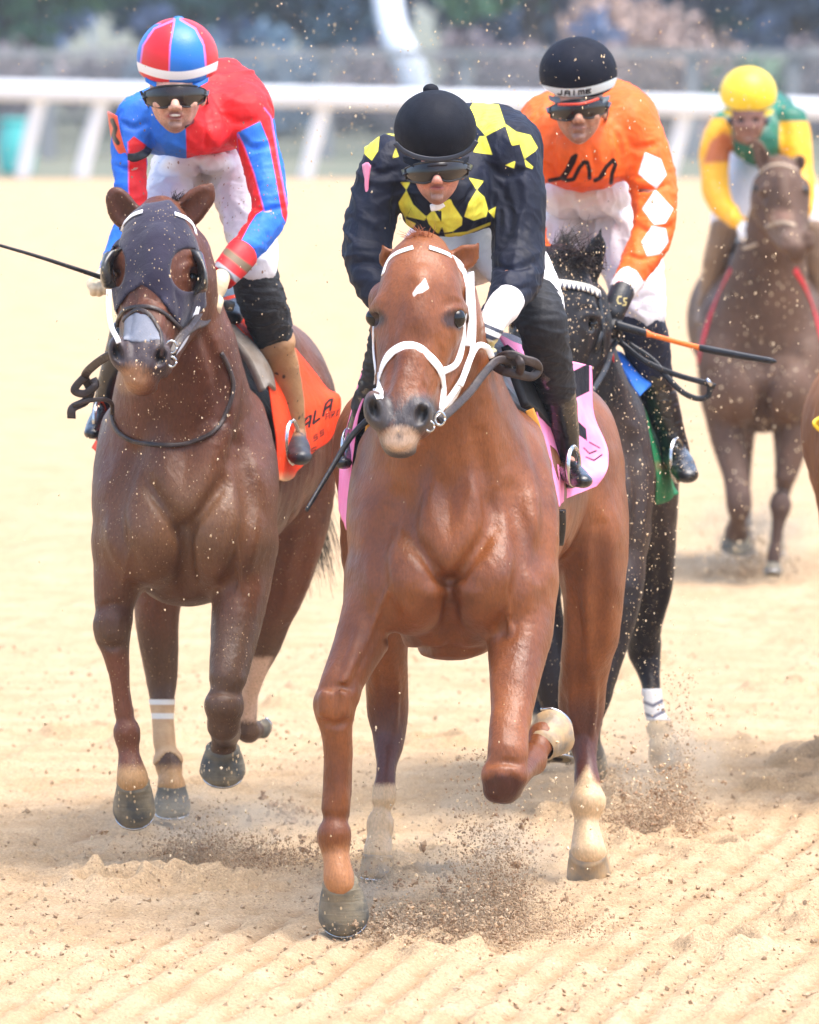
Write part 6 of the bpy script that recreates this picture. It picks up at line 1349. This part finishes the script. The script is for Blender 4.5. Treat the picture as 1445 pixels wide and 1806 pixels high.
DUST = bpy.data.materials.new('dust'); DUST.use_nodes = True; t_ = DUST.node_tree; t_.nodes.clear()
o_ = t_.nodes.new('ShaderNodeOutputMaterial'); v_ = t_.nodes.new('ShaderNodeVolumePrincipled'); t_.links.new(v_.outputs[0], o_.inputs['Volume']); v_.inputs['Color'].default_value = (.93, .80, .64, 1)
tc_ = t_.nodes.new('ShaderNodeTexCoord'); vm_ = t_.nodes.new('ShaderNodeVectorMath'); vm_.operation = 'LENGTH'; t_.links.new(tc_.outputs['Object'], vm_.inputs[0])
nn_ = t_.nodes.new('ShaderNodeTexNoise'); nn_.inputs['Scale'].default_value = 2.6; nn_.inputs['Detail'].default_value = 4; t_.links.new(tc_.outputs['Object'], nn_.inputs['Vector'])
f1_ = t_.nodes.new('ShaderNodeMapRange'); t_.links.new(vm_.outputs['Value'], f1_.inputs[0]); f1_.inputs[1].default_value = 1; f1_.inputs[2].default_value = .1; f1_.inputs[3].default_value = 0; f1_.inputs[4].default_value = 1
f2_ = t_.nodes.new('ShaderNodeMapRange'); t_.links.new(nn_.outputs[0], f2_.inputs[0]); f2_.inputs[1].default_value = .42; f2_.inputs[2].default_value = .7; f2_.inputs[3].default_value = 0; f2_.inputs[4].default_value = 6
mu_ = t_.nodes.new('ShaderNodeMath'); mu_.operation = 'MULTIPLY'; t_.links.new(f1_.outputs[0], mu_.inputs[0]); t_.links.new(f2_.outputs[0], mu_.inputs[1]); t_.links.new(mu_.outputs[0], v_.inputs['Density'])
for px_, py_, Yd, rx_, ry_, rz_ in ((850, 1570, 26.6, .30, .30, .20), (1170, 1420, 29.4, .24, .3, .24), (420, 1500, 28.3, .42, .35, .12), (1330, 1010, 41.7, .3, .4, .22), (640, 1590, 26.4, .2, .2, .08)):
    c = W(px_, py_, Yd); o = sphere('dust_cloud', (0, 0, 0), 1.0, None, DUST, 24, 16); o.scale = (rx_, ry_, rz_); o.location = (c[0], Yd, rz_ * .75); tag(o, kind='stuff')
# ================================================================ rail
RW = M('rail_white', C(225, 228, 232), C(212, 216, 222), 1, .4)
rail = empty('running_rail', W(722, 310, 121), 'white running rail on slanting posts along the far side of the track', 'rail')
Yr = 121.0; q = PS(Yr)
V, F_ = cat([tube_v(np.array([W(-900 - 1650 * 2, 138 - 76, Yr), W(2400, 214, Yr), W(2400 + 3300, 236, Yr)]), up_normals(range(3)), 18 / q, .11, 12)])
link('rail_bar', mesh_np('rail_bar', V, F_), rail, RW)
for xt, dx in ((75, -38), (185, -44), (575, -38), (1212, -36), (-320, -40), (1640, -36), (2000, -36), (-700, -40)) + tuple((x_, -38) for x_ in range(-4000, -900, 400)) + tuple((x_, -36) for x_ in range(2400, 5600, 400)):
    yt = (160 + xt * .023) if xt < 2400 else 215 + (xt - 2400) * .0067
    P = np.array([W(xt, yt, Yr + .05), W(xt + dx * .6, yt + 85, Yr + .1), W(xt + dx, 312, Yr + .12)]); P[-1, 2] = -.05
    V, F_ = tube_v(catmull(P, 4), up_normals(range(9)), 14 / q, .07, 8); link('post', mesh_np('post', V, F_), rail, RW)
# ---------------------------------------------------------------- fence behind
fen = empty('chain_link_fence', W(700, 260, 134), 'grey chain-link fence with pale posts running behind the white rail', 'fence')
FG = M('galvanised_post', C(150, 150, 150), C(128, 130, 132), 1, .6)
Yf = 134.0; x0, x1, zt = -26, 28, 1.42
bars = []
for px_ in (-2600, -2180, -1760, -1340, -920, 2140, 2560, 2980, 3400, 3820, -500, -240, 85, 330, 575, 822, 1222, 1400, 1720):
    c = W(px_, 150, Yf); V, F_ = box_v((c[0], Yf, zt / 2), (.10, .08, zt / 2)); link('post', mesh_np('post', V, F_, smooth=False), fen, FG)
V, F_ = box_v(((x0 + x1) / 2, Yf - .1, zt), ((x1 - x0) / 2, .04, .045)); link('top_rail', mesh_np('top_rail', V, F_, smooth=False), fen, FG)
ms = []
for k_ in range(int((x1 - x0 + zt) / .11)):
    xs = x0 - zt + k_ * .11
    for s_ in (1, -1):
        P = np.array([[xs if s_ > 0 else xs + zt, Yf - .03 * s_, .02], [xs + zt if s_ > 0 else xs, Yf - .03 * s_, zt - .02]]); ms.append(tube_v(P, up_normals([0, 0]), .008, .008, 4))
V, F_ = cat(ms); link('wire_mesh', mesh_np('wire_mesh', V, F_), fen, FG)
# leaning pale pole and teal bin
pl = W(690, 40, 145.0); P = np.array([W(668, -160, 146), W(690, 40, 145), W(728, 130, 144.6), W(745, 250, 144.5)])
P[-1, 2] = 0
V, F_ = tube_v(catmull(P, 6), up_normals(range(19)), .21, .21, 10)
tag(link('leaning_pole', mesh_np('leaning_pole', V, F_), None, M('pale_pole', C(196, 204, 216), None, 1, .5)), 'thick pale pole leaning behind the fence', 'pole')
tb = empty('water_barrel', W(28, 300, 123.5), 'teal barrel standing by the rail at far left', 'barrel')
c = W(28, 262, 123.0); ts = M('teal_plastic', C(90, 200, 196), None, 2, .5)
pr = [(0, .02), (.2, .02), (.21, .1), (.235, .3), (.235, .38), (.21, .6), (.2, .66), (.0, .67)]; an = np.arange(20) * 2 * math.pi / 20
V = np.concatenate([np.stack([c[0] + r_ * np.cos(an), 123.4 + r_ * np.sin(an), np.full(20, z_)], -1) for r_, z_ in pr]); i, j = np.meshgrid(np.arange(7), np.arange(20), indexing='ij'); i = i.ravel(); j = j.ravel(); j2 = (j + 1) % 20
link('drum', mesh_np('drum', V, np.stack([i * 20 + j, i * 20 + j2, (i + 1) * 20 + j2, (i + 1) * 20 + j], 1)), tb, ts)
V, F_ = tube_v(np.array([[c[0], 123.4, .66], [c[0], 123.4, .70]]), up_normals([0, 0]), .22, .22, 16); link('lid', mesh_np('lid', V, F_), tb, ts)
# ---------------------------------------------------------------- trees and shrubs beyond
def leaves(cn, rad, n, size, seed, nlobe=26):
    g2 = np.random.default_rng(seed); d = g2.normal(size=(nlobe, 3)); d /= np.linalg.norm(d, axis=1, keepdims=True)
    lob = cn + d * np.array(rad) * g2.uniform(.25, .85, (nlobe, 1)); lr = np.array(rad) * .34
    k_ = g2.integers(0, nlobe, n); dd = g2.normal(size=(n, 3)); dd /= np.linalg.norm(dd, axis=1, keepdims=True)
    P = lob[k_] + dd * lr * g2.random((n, 1)) ** .35
    P = P[P[:, 2] > .05]; n = len(P)
    a = g2.normal(size=(n, 3)); a /= np.linalg.norm(a, axis=1, keepdims=True); b = np.cross(a, g2.normal(size=(n, 3))); b /= np.linalg.norm(b, axis=1, keepdims=True)
    s = size * g2.uniform(.6, 1.4, (n, 1)); V = np.stack([P - a * s - b * s * .5, P + a * s - b * s * .5, P + a * s + b * s * .5, P - a * s + b * s * .5], 1).reshape(-1, 3)
    return V, np.arange(4 * n).reshape(-1, 4)
LM = {k_: M('foliage_' + k_, a, b, .6, .8) for k_, a, b in (('green', C(116, 156, 118), C(84, 122, 96)), ('teal', C(108, 152, 152), C(82, 122, 136)), ('blue', C(118, 136, 168), C(88, 106, 140)), ('tan', C(196, 170, 156), C(160, 142, 138)), ('brown', C(140, 128, 130), C(110, 102, 110)), ('dark', C(104, 132, 152), C(84, 110, 132)))}  # foliage tones paled and greyed: the haze of distance is put into their colour
BARK = M('bark', C(92, 82, 78), C(62, 56, 54), 3, .9)
def tree(x, y, zc, rad, n, size, mat, seed, label):
    o = empty('tree', (x, y, 0), label, 'tree', 'trees beyond the fence'); g3 = random.Random(seed)
    V, F_ = leaves(np.array([x, y, zc]), rad, n, size, seed); link('crown', mesh_np('crown', V, F_, smooth=False), o, LM[mat])
    t = [tube_v(np.array([[x, y, 0], [x + .1, y, zc * .4], [x - .1, y, zc * .9], [x, y, zc + rad[2] * .4]]), up_normals(range(4)), np.array([.22, .17, .12, .04]), np.array([.22, .17, .12, .04]), 8)]
    for _ in range(7):
        a = g3.uniform(0, 6.28); z0 = zc * g3.uniform(.35, .8); t.append(tube_v(np.array([[x, y, z0], [x + math.cos(a) * rad[0] * .35, y + math.sin(a) * rad[1] * .35, z0 + rad[2] * .25], [x + math.cos(a) * rad[0] * .7, y + math.sin(a) * rad[1] * .7, z0 + rad[2] * .6]]), up_normals(range(3)), np.array([.08, .05, .015]), np.array([.08, .05, .015]), 6))
    V, F_ = cat(t); link('trunk', mesh_np('trunk', V, F_), o, BARK)
def shrub(x, y, rad, n, size, mat, seed, label):
    o = empty('shrub', (x, y, 0), label, 'shrub', 'shrubs behind the fence')
    V, F_ = leaves(np.array([x, y, rad[2] * .75]), rad, n, size, seed, 18); link('foliage', mesh_np('foliage', V, F_, smooth=False), o, LM[mat])
    st = [tube_v(np.array([[x + dx, y, 0], [x + dx * 2.5, y, rad[2] * .5], [x + dx * 5, y, rad[2] * 1.1]]), up_normals(range(3)), np.array([.03, .02, .008]), np.array([.03, .02, .008]), 5) for dx in (-.15, -.05, .08, .18)]
    V, F_ = cat(st); link('stem', mesh_np('stem', V, F_), o, BARK)
def xp(px_, Y_): return float(W(px_, 200, Y_)[0])
for px_, Y_, rad, mat, lb in ((-60, 150, (1.7, 1.2, 1.0), 'brown', 'brown low shrub behind the fence at far left'), (170, 152, (1.5, 1.2, .95), 'brown', 'brown shrub behind the fence left of the blue and red cap'), (330, 150, (1.2, 1.2, .9), 'dark', 'dark shrub behind the fence hidden by the blue and red cap'),
                              (500, 151, (1.2, 1.2, .95), 'dark', 'dark shrub behind the fence right of the blue and red cap'), (640, 153, (1.0, 1, .9), 'brown', 'brownish shrub behind the fence left of the leaning pole'), (880, 150, (1.3, 1, .95), 'brown', 'brownish shrub behind the fence right of the leaning pole'),
                              (1010, 154, (1.0, 1, 1.1), 'blue', 'blue-grey shrub behind the black cap'), (1160, 150, (1.3, 1.1, 1.25), 'tan', 'tan shrub behind the fence between black cap and yellow cap'), (1320, 152, (1.2, 1, .95), 'green', 'green shrub behind the yellow cap'), (1480, 151, (1.2, 1, .95), 'brown', 'brown shrub behind the fence at far right'), (1060, 158, (.8, .8, 1.75), 'tan', 'tall tan shrub rising behind the black cap')):
    shrub(xp(px_, Y_), Y_, rad, 1500, .07, mat, abs(px_) + 3, lb)
for k_, (px_, Y_, zc, rad, mat, lb) in enumerate(((40, 166, 3.6, (3.6, 2.5, 2.6), 'green', 'green tree beyond the fence at far left'), (330, 170, 3.5, (3.2, 2.5, 2.6), 'teal', 'dark teal tree above the blue and red cap'), (560, 168, 3.4, (2.4, 2.2, 2.5), 'dark', 'dark tree left of the leaning pole'), (800, 174, 3.6, (3.0, 2.5, 2.8), 'blue', 'blue-grey tree right of the leaning pole'),
                                                  (930, 166, 3.5, (2.0, 2.0, 2.4), 'green', 'dull green tree above the black cap'), (1120, 172, 3.6, (2.6, 2.5, 2.8), 'blue', 'blue-grey tree beyond the tan shrubs'), (1240, 176, 3.5, (2.0, 2.5, 2.7), 'teal', 'teal tree left above the yellow cap'), (1400, 170, 3.6, (3.0, 2.5, 2.8), 'blue', 'blue-grey tree at far right beyond the yellow cap'), (1640, 175, 3.6, (3.2, 2.5, 2.8), 'dark', 'dark tree outside the right edge'), (-260, 172, 3.6, (3.4, 2.5, 2.8), 'teal', 'teal tree outside the left edge'))):
    tree(xp(px_, Y_), Y_, zc, rad, 6500, .13, mat, 50 + k_, lb)
# far wooded line closing the view
g4 = np.random.default_rng(99); parts_ = []
for k_ in range(90):
    x = -90 + k_ * 2.0; parts_.append(leaves(np.array([x, 200 + g4.uniform(-3, 3), 3.0]), (2.6, 2, 3.4), 800, .3, 300 + k_, 8))
V, F_ = cat(parts_); tag(link('distant_wood', mesh_np('distant_wood', V, F_, smooth=False), None, LM['blue']), kind='stuff')

# ---------------------------------------------------------------- dusty air
hz_m = bpy.data.materials.new('haze'); hz_m.use_nodes = True; t_ = hz_m.node_tree; t_.nodes.clear()
o_ = t_.nodes.new('ShaderNodeOutputMaterial'); v_ = t_.nodes.new('ShaderNodeVolumePrincipled'); t_.links.new(v_.outputs[0], o_.inputs['Volume'])
v_.inputs['Color'].default_value = (.86, .92, 1, 1); v_.inputs['Density'].default_value = .0004; v_.inputs['Anisotropy'].default_value = 0
V, F_ = box_v((0, 430, 9), (320, 480, 10.5)); tag(link('haze', mesh_np('haze', V, F_, smooth=False), None, hz_m), kind='stuff')
